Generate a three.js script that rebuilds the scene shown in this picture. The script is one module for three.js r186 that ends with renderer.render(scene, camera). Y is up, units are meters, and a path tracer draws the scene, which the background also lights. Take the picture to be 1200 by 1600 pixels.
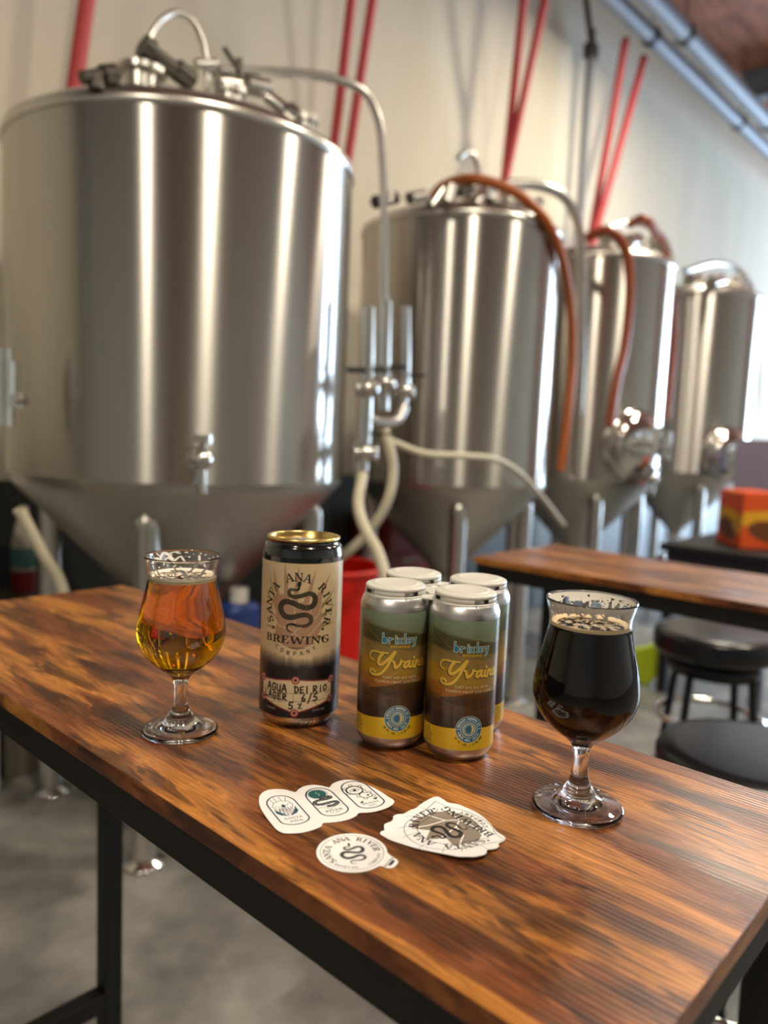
import * as THREE from 'three';
import { RoundedBoxGeometry } from 'three/addons/geometries/RoundedBoxGeometry.js';
import { mergeGeometries } from 'three/addons/utils/BufferGeometryUtils.js';
import { RectAreaLightUniformsLib } from 'three/addons/lights/RectAreaLightUniformsLib.js';

// ---------------------------------------------------------------- camera, sky, large lights, exposure
// World: x runs along the back wall, -z points at that wall, floor at y = 0, tops of the bar tables at y = 1.
const scene = new THREE.Scene();
const V = (x, y, z) => new THREE.Vector3(x, y, z);
const F_PX = 1192.8, EYE = V(0, 1.301, 0), YAW = 0.74138, PITCH = 0.10173, ROLL = 0.04185;
const camera = new THREE.PerspectiveCamera(2 * Math.atan(800 / F_PX) * 180 / Math.PI, 0.75, 0.02, 60);
const fwd = V(Math.cos(YAW) * Math.cos(PITCH), -Math.sin(PITCH), -Math.sin(YAW) * Math.cos(PITCH));
const right0 = V().crossVectors(fwd, V(0, 1, 0)).normalize(), up0 = V().crossVectors(right0, fwd);
const rightV = right0.clone().multiplyScalar(Math.cos(ROLL)).addScaledVector(up0, Math.sin(ROLL));
const upV = up0.clone().multiplyScalar(Math.cos(ROLL)).addScaledVector(right0, -Math.sin(ROLL));
camera.position.copy(EYE);
camera.quaternion.setFromRotationMatrix(new THREE.Matrix4().makeBasis(rightV, upV, fwd.clone().negate()));
camera.focus = 0.67;
camera.userData.fStop = 3.2;
scene.add(camera);

scene.background = new THREE.Color().setRGB(0.55, 0.72, 1.0);            // hazy daylight outside the roll-up door
RectAreaLightUniformsLib.init();
const renderer = new THREE.WebGLRenderer();
renderer.toneMapping = THREE.LinearToneMapping;
renderer.toneMappingExposure = 0.76;
renderer.shadowMap.enabled = true;
const DOOR = { x: 15.5, z0: -2.2, z1: 2.4, h: 3.3 };
{ // daylight coming through the open roll-up door in the end wall
  const l = new THREE.RectAreaLight(new THREE.Color().setRGB(0.60, 0.79, 1.0), 42, DOOR.z1 - DOOR.z0, DOOR.h);
  l.position.set(DOOR.x - 0.02, DOOR.h / 2, (DOOR.z0 + DOOR.z1) / 2);
  l.lookAt(0, DOOR.h / 2, (DOOR.z0 + DOOR.z1) / 2);
  scene.add(l);
}
const LAMP_COLOR = new THREE.Color().setRGB(1.0, 0.89, 0.71), LAMP_POWER = 300;
const CEIL = 5.0;
const LAMPS = [[-2.65, 0.5], [0.57, 0.6], [3.58, 0.5], [5.2, -1.45]];  // last lamp is added, unseen, to put glare on the near table corner

// ---------------------------------------------------------------- helpers
function rng(seed) { let s = seed >>> 0; return () => { s = (s + 0x6D2B79F5) | 0; let t = Math.imul(s ^ (s >>> 15), 1 | s); t = (t + Math.imul(t ^ (t >>> 7), 61 | t)) ^ t; return ((t ^ (t >>> 14)) >>> 0) / 4294967296; }; }
function vnoise(seed) {
  const r = rng(seed), P = new Float32Array(65536); for (let i = 0; i < 65536; i++) P[i] = r();
  const at = (x, y) => P[((x & 255) + (y & 255) * 256)];
  return (x, y) => { const i = Math.floor(x), j = Math.floor(y), a = x - i, b = y - j, u = a * a * (3 - 2 * a), v = b * b * (3 - 2 * b); return (at(i, j) * (1 - u) + at(i + 1, j) * u) * (1 - v) + (at(i, j + 1) * (1 - u) + at(i + 1, j + 1) * u) * v; };
}
const fbm = (n, x, y, o = 4) => { let s = 0, a = 0.5, t = 0; for (let k = 0; k < o; k++) { s += a * n(x, y); t += a; x = x * 2.03 + 17.1; y = y * 2.03 + 9.7; a *= 0.5; } return s / t; };
const clamp = (x, a = 0, b = 1) => Math.min(b, Math.max(a, x));
const lerp = (a, b, t) => a + (b - a) * t;
const smooth = (a, b, x) => { const t = clamp((x - a) / (b - a)); return t * t * (3 - 2 * t); };
function dataTex(w, h, fn, srgb = true, wrap = true) {
  const d = new Uint8Array(w * h * 4);
  for (let j = 0; j < h; j++) for (let i = 0; i < w; i++) { const c = fn(i, j), k = (j * w + i) * 4; d[k] = clamp(c[0], 0, 255); d[k + 1] = clamp(c[1], 0, 255); d[k + 2] = clamp(c[2], 0, 255); d[k + 3] = 255; }
  const t = new THREE.DataTexture(d, w, h); t.magFilter = THREE.LinearFilter; t.minFilter = THREE.LinearFilter;
  if (srgb) t.colorSpace = THREE.SRGBColorSpace;
  if (wrap) t.wrapS = t.wrapT = THREE.RepeatWrapping;
  t.needsUpdate = true; return t;
}
function canvasTex(w, h, draw, srgb = true) {
  const c = document.createElement('canvas'); c.width = w; c.height = h; draw(c.getContext('2d'), w, h);
  const t = new THREE.CanvasTexture(c); if (srgb) t.colorSpace = THREE.SRGBColorSpace; t.magFilter = THREE.LinearFilter; return t;
}
const std = (o) => new THREE.MeshStandardMaterial(o), phys = (o) => new THREE.MeshPhysicalMaterial(o);
const used = new Map();
function numbered(name) { const k = used.get(name) || 0; used.set(name, k + 1); return k ? `${name}_${String(k).padStart(3, '0')}` : name; }
function part(name, geo, mat, parent, label) {
  const m = new THREE.Mesh(geo, mat); m.name = name; m.castShadow = m.receiveShadow = true; parent.add(m);
  if (label) m.userData.label = label; return m;
}
function tag(o, label, category, group) { o.userData.label = label; o.userData.category = category; if (group) o.userData.group = group; return o; }
function thing(name, label, category, pos = [0, 0, 0], group, turn = 0) {
  const g = new THREE.Group(); g.name = numbered(name); g.position.set(...pos); g.rotation.y = turn; scene.add(g); return tag(g, label, category, group);
}
function single(name, geo, mat, label, category, group) { return tag(part(numbered(name), geo, mat, scene), label, category, group); }
function struct(name, geo, mat) { const m = part(name, geo, mat, scene); m.userData.kind = 'structure'; return m; }
const box = (w, h, d, x = 0, y = 0, z = 0) => new THREE.BoxGeometry(w, h, d).translate(x, y, z);
const rbox = (w, h, d, r, x = 0, y = 0, z = 0, s = 3) => new RoundedBoxGeometry(w, h, d, s, r).translate(x, y, z);
const cyl = (r, h, x = 0, y = 0, z = 0, seg = 32, r2 = r) => new THREE.CylinderGeometry(r2, r, h, seg).translate(x, y, z);
const lathe = (pts, seg = 64, a = 0, l = Math.PI * 2) => new THREE.LatheGeometry(pts.map((p) => new THREE.Vector2(p[0], p[1])), seg, a, l);
const tube = (pts, r, seg = 64, rs = 12, closed = false) => new THREE.TubeGeometry(new THREE.CatmullRomCurve3(pts, closed, 'centripetal'), seg, r, rs, closed);
const merge = (list) => mergeGeometries(list.map((g) => { const n = g.index ? g.toNonIndexed() : g; for (const k of Object.keys(n.attributes)) if (!['position', 'normal', 'uv'].includes(k)) n.deleteAttribute(k); return n; }));
const alongZ = (g) => g.rotateX(Math.PI / 2), alongX = (g) => g.rotateZ(Math.PI / 2);
function bar(a, b, r, seg = 12) { const d = V().subVectors(b, a), g = new THREE.CylinderGeometry(r, r, d.length(), seg); g.applyQuaternion(new THREE.Quaternion().setFromUnitVectors(V(0, 1, 0), d.clone().normalize())); const m = V().addVectors(a, b).multiplyScalar(0.5); return g.translate(m.x, m.y, m.z); }
// smooth profile through given points
function spline(pts, n = 80) { return new THREE.CatmullRomCurve3(pts.map((p) => V(p[0], p[1], 0)), false, 'centripetal').getPoints(n).map((p) => [Math.max(0, p.x), p.y]); }
// direction of a pixel of the photograph; at(px, py, z) is where that direction meets the upright plane at depth z
function ray(px, py) { return fwd.clone().addScaledVector(rightV, (px - 600) / F_PX).addScaledVector(upV, -(py - 800) / F_PX); }
function at(px, py, z) { const d = ray(px, py); return EYE.clone().addScaledVector(d, (z - EYE.z) / d.z); }
function metreUV(geo, su, sv, along = 'z') { // box-like uv in metres
  const p = geo.attributes.position, n = geo.attributes.normal, uv = new Float32Array(p.count * 2);
  for (let i = 0; i < p.count; i++) {
    const ax = Math.abs(n.getX(i)), ay = Math.abs(n.getY(i)), az = Math.abs(n.getZ(i)); let u, v;
    if (ay >= ax && ay >= az) { u = along === 'z' ? p.getZ(i) : p.getX(i); v = along === 'z' ? p.getX(i) : p.getZ(i); } else if (ax >= az) { u = p.getZ(i); v = p.getY(i) * 0.3 + 0.13; } else { u = p.getX(i); v = p.getY(i) * 0.3 + 0.07; }
    uv[2 * i] = u / su + 0.5; uv[2 * i + 1] = v / sv + 0.5;
  }
  geo.setAttribute('uv', new THREE.BufferAttribute(uv, 2)); return geo;
}

const facing = (x, z) => Math.atan2(EYE.x - x, EYE.z - z);

// ---------------------------------------------------------------- textures and materials
const n1 = vnoise(11), n2 = vnoise(23), n3 = vnoise(37);
const WL = 1.2, WW = 0.4, TW = 2048, TH = 704;
function woodAt(i, j) { // rustic brown laminate, grain along i
  let u = i / TW * WL, v = j / TH * WW;
  const u0 = u, warp = (fbm(n1, u0 * 2.6, v * 8, 3) - 0.5) * 0.035, y = v + warp + (fbm(n3, u0 * 21, v * 60, 2) - 0.5) * 0.006; u += (fbm(n2, u0 * 8, v * 70, 3) - 0.5) * 0.16;
  const coarse = fbm(n2, u * 7 + 3, y * 52, 4), blot = fbm(n3, u * 20, v * 62 + 5, 4), streak = fbm(n1, u * 20 + 50, y * 210, 3), fine = fbm(n2, u * 90, y * 700, 2);
  const dark = smooth(0.47, 0.70, coarse * 0.55 + blot * 0.45) * 0.8 + smooth(0.53, 0.70, streak) * 0.6 * smooth(0.35, 0.6, blot);
  const gold = smooth(0.40, 0.62, fbm(n3, u * 6 + 9, y * 32, 4));
  const fleck = smooth(0.60, 0.74, fbm(n3, u * 38 + 7, y * 430, 2)) * (0.25 + 0.75 * smooth(0.4, 0.6, coarse));
  return { dark: clamp(dark * (0.55 + 0.7 * fine) + fleck * 0.55), gold, fine, streak };
}
const woodMap = dataTex(TW, TH, (i, j) => {
  const w = woodAt(i, j), f = (w.fine - 0.5) * 52 + (w.streak - 0.5) * 46;
  const r = lerp(116, 174, w.gold) + f, g = lerp(64, 112, w.gold) + f * 0.76, b = lerp(31, 50, w.gold) + f * 0.5;
  const k = w.dark * 0.72; return [lerp(r, 40, k), lerp(g, 21, k), lerp(b, 13, k)];
});
const woodBump = dataTex(1024, 1024, (i, j) => { // fine embossed ridges running with the grain
  const v = j / 1024 * WW, u = i / 1024 * WL, w = v + (fbm(n1, u * 2.2, v * 6, 2) - 0.5) * 0.012;
  const ridge = 0.5 + 0.5 * Math.sin(w * 2 * Math.PI / 0.0048 + 2.2 * fbm(n2, u * 5, v * 30, 2));
  const h = 255 * (0.75 * Math.pow(ridge, 0.8) * smooth(0.25, 0.6, fbm(n3, u * 6, v * 12, 2)) + 0.25 * fbm(n2, u * 40, v * 600, 2)); return [h, h, h];
}, false);
const M = {};
M.wood = phys({ map: woodMap, bumpMap: woodBump, bumpScale: 0.0004, roughness: 0.31, specularIntensity: 1 });
M.frame = std({ color: 0x060607, roughness: 0.5 });
const concrete = dataTex(1024, 1024, (i, j) => { const x = i / 1024, y = j / 1024, a = fbm(n1, x * 12, y * 12, 5), b = fbm(n2, x * 46, y * 46, 3), c = smooth(0.55, 0.75, fbm(n3, x * 7, y * 7, 4)); const k = 124 + (a - 0.5) * 90 + (b - 0.5) * 26 - c * 14; return [k * 1.0, k * 0.985, k * 0.94]; });
M.floor = std({ map: concrete, roughness: 0.42 });
const plaster = dataTex(512, 512, (i, j) => { const x = i / 512, y = j / 512, k = 214 + (fbm(n1, x * 10, y * 10, 4) - 0.5) * 16; return [k, k * 0.965, k * 0.885]; });
M.wall = std({ map: plaster, roughness: 0.85 });
M.deck = std({ map: dataTex(512, 512, (i, j) => { const y = j / 512, x = i / 512, k = fbm(n2, x * 6, y * 60, 4); return [158 + 80 * (k - 0.5), 102 + 56 * (k - 0.5), 78 + 44 * (k - 0.5)]; }), roughness: 0.8 });
M.galv = std({ color: 0x858b94, metalness: 0.35, roughness: 0.6 });
M.darkSteel = std({ color: 0x202226, metalness: 0.4, roughness: 0.5 });
const brushed = dataTex(256, 1024, (i, j) => { const k = 128 + 120 * (fbm(n1, i / 90, j * 0.9, 3) - 0.5); return [k, k, k]; }, false);
M.steel = phys({ color: new THREE.Color().setRGB(0.54, 0.52, 0.48), metalness: 1, roughness: 0.27, anisotropy: 1, anisotropyRotation: Math.PI / 2 });
M.cone = phys({ color: new THREE.Color().setRGB(0.54, 0.52, 0.48), metalness: 1, roughness: 0.38 });
M.polished = std({ color: new THREE.Color().setRGB(0.74, 0.73, 0.70), metalness: 1, roughness: 0.11 });
M.satin = std({ color: new THREE.Color().setRGB(0.62, 0.60, 0.56), metalness: 1, roughness: 0.3 });
M.greySteel = std({ color: 0x57534b, metalness: 0.7, roughness: 0.42 });
M.rubber = std({ color: 0x1a1a1b, roughness: 0.6 });
M.orangeHose = std({ color: 0xa8561c, roughness: 0.45 });
M.brownHose = std({ color: 0x8a3f1d, roughness: 0.45 });
M.whiteHose = std({ color: 0xcfc7ae, roughness: 0.5 });
M.redHose = std({ color: 0xbc3c42, roughness: 0.5 });
M.redPlastic = std({ color: 0xd21a08, roughness: 0.4 });
M.whitePlastic = std({ color: 0xd9d5cc, roughness: 0.5 });
M.glass = phys({ color: 0xffffff, roughness: 0.0, transmission: 1, thickness: 0.02, ior: 1.5 });
M.aluminium = std({ color: new THREE.Color().setRGB(0.70, 0.69, 0.68), metalness: 1, roughness: 0.36 });
M.goldLid = std({ color: new THREE.Color().setRGB(0.80, 0.60, 0.22), metalness: 1, roughness: 0.27 });
M.carrier = phys({ color: new THREE.Color().setRGB(0.60, 0.585, 0.53), roughness: 0.38 });

// ---------------------------------------------------------------- the room
const XL = -8, XR = DOOR.x, ZB = -3.1, ZF = 8, TH_W = 0.2;
function planarUV(geo, s) { return metreUV(geo, s, s, 'x'); }
struct('floor', planarUV(box(XR - XL + 0.4, 0.2, ZF - ZB + 0.4, (XL + XR) / 2, -0.1, (ZB + ZF) / 2), 2.5), M.floor);
struct('ceiling', planarUV(box(XR - XL + 0.4, 0.2, ZF - ZB + 0.4, (XL + XR) / 2, CEIL + 0.1, (ZB + ZF) / 2), 2), M.deck);
struct('wall_back', planarUV(box(XR - XL + 0.4, CEIL, TH_W, (XL + XR) / 2, CEIL / 2, ZB - TH_W / 2), 3), M.wall);
struct('wall_front', planarUV(box(XR - XL + 0.4, CEIL, TH_W, (XL + XR) / 2, CEIL / 2, ZF + TH_W / 2), 3), M.wall);
struct('wall_left', planarUV(box(TH_W, CEIL, ZF - ZB, XL - TH_W / 2, CEIL / 2, (ZB + ZF) / 2), 3), M.wall);
struct('wall_right', merge([
  box(TH_W, CEIL, DOOR.z0 - ZB, XR + TH_W / 2, CEIL / 2, (DOOR.z0 + ZB) / 2), box(TH_W, CEIL, ZF - DOOR.z1, XR + TH_W / 2, CEIL / 2, (DOOR.z1 + ZF) / 2),
  box(TH_W, CEIL - DOOR.h, DOOR.z1 - DOOR.z0, XR + TH_W / 2, (CEIL + DOOR.h) / 2, (DOOR.z0 + DOOR.z1) / 2)]), M.wall);
struct('trim_1', box(XR - XL, 1.06, 0.02, (XL + XR) / 2, 0.53, ZB + 0.01), std({ color: 0x3b3d3a, roughness: 0.5 })); // thin dark panel along the lower wall behind the tanks
{ // two pipes running along the back wall below the ceiling, with clamps and hangers
  const mk = (px, py, z, r, label) => { const y = at(px, py, z).y; const t = thing('overhead_pipe', label, 'pipe', [2, y, z], 'pipes under the ceiling along the wall'); part('pipe_run', alongX(cyl(r, 17.5, 0, 0, 0, 24)), M.galv, t);
    for (let x = -6; x <= 9; x += 1.95) { part('clamp', alongX(cyl(r + 0.012, 0.05, 0, 0, 0, 20)).translate(x - 2, 0, 0), M.darkSteel, t); part('hanger_rod', bar(V(x - 2, r, 0), V(x - 2, CEIL - y, 0), 0.006, 8), M.darkSteel, t); } return y; };
  mk(1080, 118, -2.72, 0.062, 'grey steel overhead pipe nearer the wall, hung below the ceiling');
  mk(1112, 98, -2.46, 0.066, 'grey steel overhead pipe farther from the wall, hung below the ceiling');
  const c = thing('wall_conduit', 'thin grey conduit running up the cream wall between the steel tanks', 'conduit', [at(907, 330, -2.98).x, 0, -2.98]);
  part('conduit_run', cyl(0.028, 4.3, 0, 2.15, 0, 16), M.galv, c); part('junction_box', rbox(0.1, 0.11, 0.08, 0.01, 0, 4.15, 0), M.greySteel, c); part('elbow', bar(V(0, 4.2, 0), V(-0.16, 4.55, 0), 0.022), M.greySteel, c);
  for (const [i, x] of [5.2, 8.2].entries()) { const t = thing('ceiling_beam', i ? 'grey steel ceiling beam crossing farther along, beyond the tanks' : 'grey steel ceiling beam crossing above the tanks', 'beam', [x, CEIL - 0.14, 0]); part('beam_web', box(0.02, 0.24, 10.6, 0, 0, 2.4), M.galv, t); part('beam_flange', box(0.14, 0.02, 10.6, 0, -0.125, 2.4), M.galv, t); part('beam_flange', box(0.14, 0.02, 10.6, 0, 0.125, 2.4), M.galv, t); }
}
const LAMP_NAMES = ['over the open floor left of the bar tables', 'over the bar table with the beers', 'over the aisle beyond the empty bar table', 'over the work table with the cartons, added for glare on the near table corner'];
for (const [i, [x, z]] of LAMPS.entries()) { // round high-bay ceiling lamps, the last one added for table glare
  const t = thing('ceiling_lamp', 'round black high-bay lamp hanging ' + LAMP_NAMES[i], 'lamp', [x, CEIL - 0.75, z], 'high-bay lamps under the ceiling');
  part('housing', lathe([[0.205, -0.02], [0.215, 0], [0.2, 0.05], [0.12, 0.1], [0.06, 0.17], [0, 0.18]], 48), M.darkSteel, t);
  part('lamp_diffuser', cyl(0.2, 0.012, 0, -0.004, 0, 48), std({ color: 0xffffff, emissive: LAMP_COLOR, emissiveIntensity: 10 }), t);
  part('hanger_chain', bar(V(0, 0.17, 0), V(0, 0.75, 0), 0.006, 8), M.darkSteel, t);
  const l = new THREE.RectAreaLight(LAMP_COLOR, LAMP_POWER, 0.36, 0.36); l.position.set(x, CEIL - 0.775, z); l.rotation.x = -Math.PI / 2; scene.add(l);
}

// ---------------------------------------------------------------- bar tables
function barTable(x0, x1, z0, z1, label) {
  const w = x1 - x0, l = z1 - z0, t = thing('bar_table', label, 'table', [(x0 + x1) / 2, 0, (z0 + z1) / 2], 'narrow bar tables'), th = 0.0165;
  const top = rbox(w, th, l, 0.0012, 0, 1 - th / 2, 0, 2); part('tabletop', metreUV(top, WL, WW), M.wood, t, 'rustic brown wood-grain tabletop with fine ridges');
  const s = 0.035, r = 0.03, ix = w / 2 - 0.006 - r / 2, lx = w / 2 - 0.02 - s / 2, iz = l / 2 - 0.006 - s / 2, yb = 1 - th, rh = 0.036;
  for (const sx of [-1, 1]) { part('rail', rbox(r, rh, l - 0.012, 0.002, sx * ix, yb - rh / 2, 0, 2), M.frame, t); for (const sz of [-1, 1]) { const leg = part('leg', rbox(s, yb - rh - 0.012, s, 0.002, sx * lx, (yb - rh - 0.012) / 2 + 0.012, sz * iz, 2), M.frame, t); part('foot', cyl(0.012, 0.012, sx * lx, 0.006, sz * iz, 16), M.rubber, leg); } }
  for (const sz of [-1, 1]) { part('rail', rbox(w - 0.012 - 2 * r, rh, r, 0.002, 0, yb - rh / 2, sz * (l / 2 - 0.006 - r / 2), 2), M.frame, t); part('stretcher', rbox(2 * lx - s, s, s, 0.002, 0, 0.21, sz * iz, 2), M.frame, t); }
  return t;
}
barTable(0.322, 0.712, -1.303, -0.130, 'brown wooden bar table carrying the beers, cans and stickers');
barTable(1.580, 1.975, -1.130, 0.045, 'brown wooden bar table standing empty with black stools beside it');
// ---------------------------------------------------------------- steel fermentation tanks
const ferr = (r, h, y) => merge([cyl(r, h, 0, y, 0, 24), cyl(r * 1.35, h * 0.28, 0, y + h * 0.5, 0, 24)]);
function elbowPipe(pts, r) { return tube(pts, r, 90, 14); }
function butterflyValve(parent, pos, s = 1, turn = 0) { // tri-clamp butterfly valve with lever
  const g = new THREE.Group(); g.name = 'valve'; g.position.copy(pos); g.rotation.y = turn; g.scale.setScalar(s); parent.add(g);
  part('valve_body', alongZ(lathe([[0, -0.05], [0.036, -0.05], [0.036, -0.04], [0.026, -0.036], [0.026, -0.016], [0.042, -0.014], [0.042, 0.014], [0.026, 0.016], [0.026, 0.036], [0.036, 0.04], [0.036, 0.05], [0, 0.05]], 28)), M.polished, g);
  part('lever', merge([bar(V(0, 0.03, 0), V(0, 0.075, 0), 0.009), rbox(0.02, 0.014, 0.12, 0.005, 0, 0.08, 0.04)]), M.rubber, g); return g;
}
function sampleValve(parent, pos, turn) {
  const g = new THREE.Group(); g.name = 'sample_valve'; g.position.copy(pos); g.rotation.y = turn; g.scale.setScalar(1.35); parent.add(g);
  part('valve_body', merge([alongZ(cyl(0.014, 0.07, 0, 0, 0, 20)).translate(0, 0, 0.035), alongZ(cyl(0.026, 0.014, 0, 0, 0, 24)).translate(0, 0, 0.03), new THREE.SphereGeometry(0.021, 24, 16).translate(0, 0, 0.085), cyl(0.009, 0.055, 0, -0.036, 0.085, 16)]), M.polished, g);
  part('knob', merge([bar(V(0, 0.015, 0.085), V(0, 0.034, 0.09), 0.007), cyl(0.018, 0.016, 0, 0.04, 0.09, 24)]), M.satin, g);
}
function tank(o, label) {
  const { x, z, R, y0, y1 } = o, t = thing('fermenter_tank', label, 'tank', [x, 0, z], 'steel fermenter tanks in a row');
  const rim = 0.034, b = 0.018;
  // brushed shell: plain cylinder with clean circumference uv
  part('shell', new THREE.CylinderGeometry(R, R, y1 - y0 - rim, 128, 1, true).translate(0, (y0 + y1 - rim) / 2, 0), M.steel, t, 'brushed stainless shell');
  part('top_rim', lathe([[R, y1 - rim], [R + 0.006, y1 - rim], [R + 0.006, y1 - b], [R + 0.002, y1 - 0.004], [R - 0.012, y1], [R - 0.03, y1 + 0.004]], 128), M.satin, t);
  const dome = []; for (let k = 0; k <= 14; k++) { const a = k / 14 * Math.PI / 2; dome.push([(R - 0.03) * Math.cos(a), y1 + 0.004 + (R * 0.16) * Math.sin(a)]); } dome[14][0] = 0.0001;
  part('dome', lathe(dome, 96), M.satin, t);
  const tipY = y0 - R * 0.98, tipR = 0.05;
  part('cone', lathe([[tipR, tipY - 0.03], [tipR, tipY], [R - 0.03, y0 - 0.045], [R - 0.008, y0 - 0.02], [R, y0]], 128), M.cone, t);
  part('outlet', merge([cyl(tipR, 0.07, 0, tipY - 0.06, 0, 28), cyl(tipR * 1.4, 0.02, 0, tipY - 0.035, 0, 28), cyl(0.038, 0.12, 0, tipY - 0.14, 0, 24), alongX(cyl(0.036, 0.22, 0, 0, 0, 24)).translate(-0.1, tipY - 0.2, 0)]), M.polished, t);
  const lr = R * 0.815 / Math.SQRT2;
  for (const sx of [-1, 1]) for (const sz of [-1, 1]) {
    const coneY = y0 - (R - R * 0.815) * 0.98 + 0.0, leg = part('leg', merge([cyl(0.037, coneY - 0.06, sx * lr, (coneY - 0.06) / 2 + 0.03, sz * lr, 24), new THREE.SphereGeometry(0.037, 24, 12, 0, Math.PI * 2, 0, Math.PI / 2).scale(1, 1.3, 1).translate(sx * lr, coneY - 0.03, sz * lr)]), M.satin, t);
    part('foot_pad', lathe([[0, 0], [0.06, 0], [0.06, 0.012], [0.022, 0.024], [0.018, 0.05], [0, 0.05]], 24).translate(sx * lr, 0, sz * lr), M.polished, leg);
  }
  const toEye = Math.atan2(EYE.x - x, EYE.z - z);
  if (o.sample !== undefined) { const a = toEye + o.sample; sampleValve(t, V(Math.sin(a) * R, o.sampleY, Math.cos(a) * R), a); }
  if (o.manway) { // shiny side manway with cross handle
    const a = toEye + o.manway, g = new THREE.Group(); g.name = 'manway'; g.scale.setScalar(1.25); g.position.set(Math.sin(a) * (R - 0.01), o.manY, Math.cos(a) * (R - 0.01)); g.rotation.y = a; t.add(g);
    part('collar', alongZ(lathe([[0.125, 0], [0.14, 0.004], [0.14, 0.05], [0.15, 0.055], [0.15, 0.07], [0.125, 0.07]], 48)).scale(0.82, 1, 1), M.polished, g);
    const d = []; for (let k = 0; k <= 10; k++) { const e = k / 10 * Math.PI / 2; d.push([0.135 * Math.cos(e) + 0.0001, 0.072 + 0.05 * Math.sin(e)]); } part('door', alongZ(lathe(d, 48)).scale(0.82, 1, 1), M.polished, g);
    part('handle', merge([alongZ(cyl(0.012, 0.1)).translate(0, 0, 0.16), bar(V(-0.08, 0.02, 0.2), V(0.08, -0.02, 0.2), 0.01), bar(V(-0.02, -0.08, 0.2), V(0.02, 0.08, 0.2), 0.01)]), M.polished, g);
    part('hinge', merge([box(0.03, 0.09, 0.05, 0.135, 0, 0.07), cyl(0.012, 0.12, 0.155, 0, 0.085)]), M.satin, g);
  }
  // fittings on the dome
  const yd = (px, pz) => y1 + 0.004 + R * 0.16 * Math.sqrt(Math.max(0, 1 - (px * px + pz * pz) / (R * R)));
  for (const [fx, fz, r, h] of o.ports || []) part('port', ferr(r, h, h / 2).translate(fx, yd(fx, fz) - 0.01, fz), M.satin, t);
  return { t, yd };
}
const P = (px, py, z, x, zz) => at(px, py, z).sub(V(x, 0, zz)); // pixel to a point relative to a tank
const Z0 = -2.258;
const T1 = tank({ x: 1.444, z: Z0, R: 0.541, y0: 1.142, y1: 2.156, sample: 0.075, sampleY: 1.215, ports: [[-0.30, 0.24, 0.05, 0.05], [-0.05, 0.3, 0.035, 0.06], [0.22, 0.33, 0.03, 0.07], [0.36, 0.2, 0.03, 0.06]] }, 'widest steel fermenter tank, its brushed side behind the golden beer');
{ // fittings above the first tank: spray arm pipe, bent gauge tube, lever valves, clamp caps
  const q = (px, py, z) => P(px, py, z, 1.444, Z0), t = T1.t;
  part('side_valve', merge([bar(q(40, 626, -2.02), q(8, 626, -2.08), 0.012, 16), bar(q(8, 665, -2.08), q(8, 636, -2.08), 0.022, 24), bar(q(8, 636, -2.08), q(8, 565, -2.08), 0.034, 24), bar(q(8, 565, -2.08), q(8, 545, -2.08), 0.02, 24), bar(q(26, 616, -2.05), q(27, 637, -2.05), 0.018, 16)]), M.polished, t, 'chrome valve body on a side stub');
  part('spray_arm', elbowPipe([q(330, 112, -2.02), q(430, 113, -1.96), q(530, 125, -1.9), q(570, 145, -1.88), q(590, 185, -1.88), q(597, 240, -1.88), q(600, 420, -1.88), q(598, 560, -1.88), q(596, 620, -1.88)], 0.014), M.satin, t);
  part('gauge_tube', elbowPipe([q(232, 78, -1.98), q(238, 52, -1.98), q(255, 28, -1.98), q(278, 20, -1.98), q(300, 32, -1.98), q(315, 62, -1.98), q(322, 98, -1.98), q(324, 140, -1.98)], 0.0085), M.satin, t);
  part('relief_valve', merge([bar(q(228, 76, -1.98), q(275, 112, -1.98), 0.023, 20), bar(q(222, 70, -1.98), q(236, 82, -1.98), 0.032, 20), bar(q(275, 108, -1.98), q(300, 128, -1.98), 0.03, 20)]), M.greySteel, t);
  part('vent_cap', merge([bar(q(128, 122, -1.96), q(165, 116, -1.96), 0.017, 16), bar(q(160, 118, -1.96), q(180, 116, -1.96), 0.026, 16), bar(q(150, 118, -1.96), q(150, 140, -1.96), 0.02, 16)]), M.greySteel, t);
  part('lever', merge([bar(q(350, 74, -1.95), q(372, 108, -1.95), 0.008), bar(q(374, 92, -1.95), q(376, 140, -1.95), 0.011)]), M.greySteel, t);
  for (const [a, b2, r] of [[q(384, 132, -1.95), q(418, 140, -1.94), 0.028], [q(340, 128, -1.95), q(372, 132, -1.95), 0.022], [q(336, 100, -1.97), q(305, 100, -1.97), 0.014]]) part('clamp_cap', bar(a, b2, r, 20), M.satin, t);
  part('sight_glass', merge([bar(q(418, 152, -1.9), q(446, 172, -1.86), 0.02, 20), bar(q(446, 170, -1.86), q(460, 182, -1.85), 0.028, 20)]), M.polished, t);
}
const T2 = tank({ x: 2.92, z: Z0, R: 0.461, y0: 1.093, y1: 2.24, ports: [[-0.22, 0.22, 0.045, 0.06], [-0.05, 0.3, 0.04, 0.08], [0.12, 0.3, 0.04, 0.08], [0.28, 0.2, 0.03, 0.06]] }, 'steel fermenter tank with an orange hose arching down its side');
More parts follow.
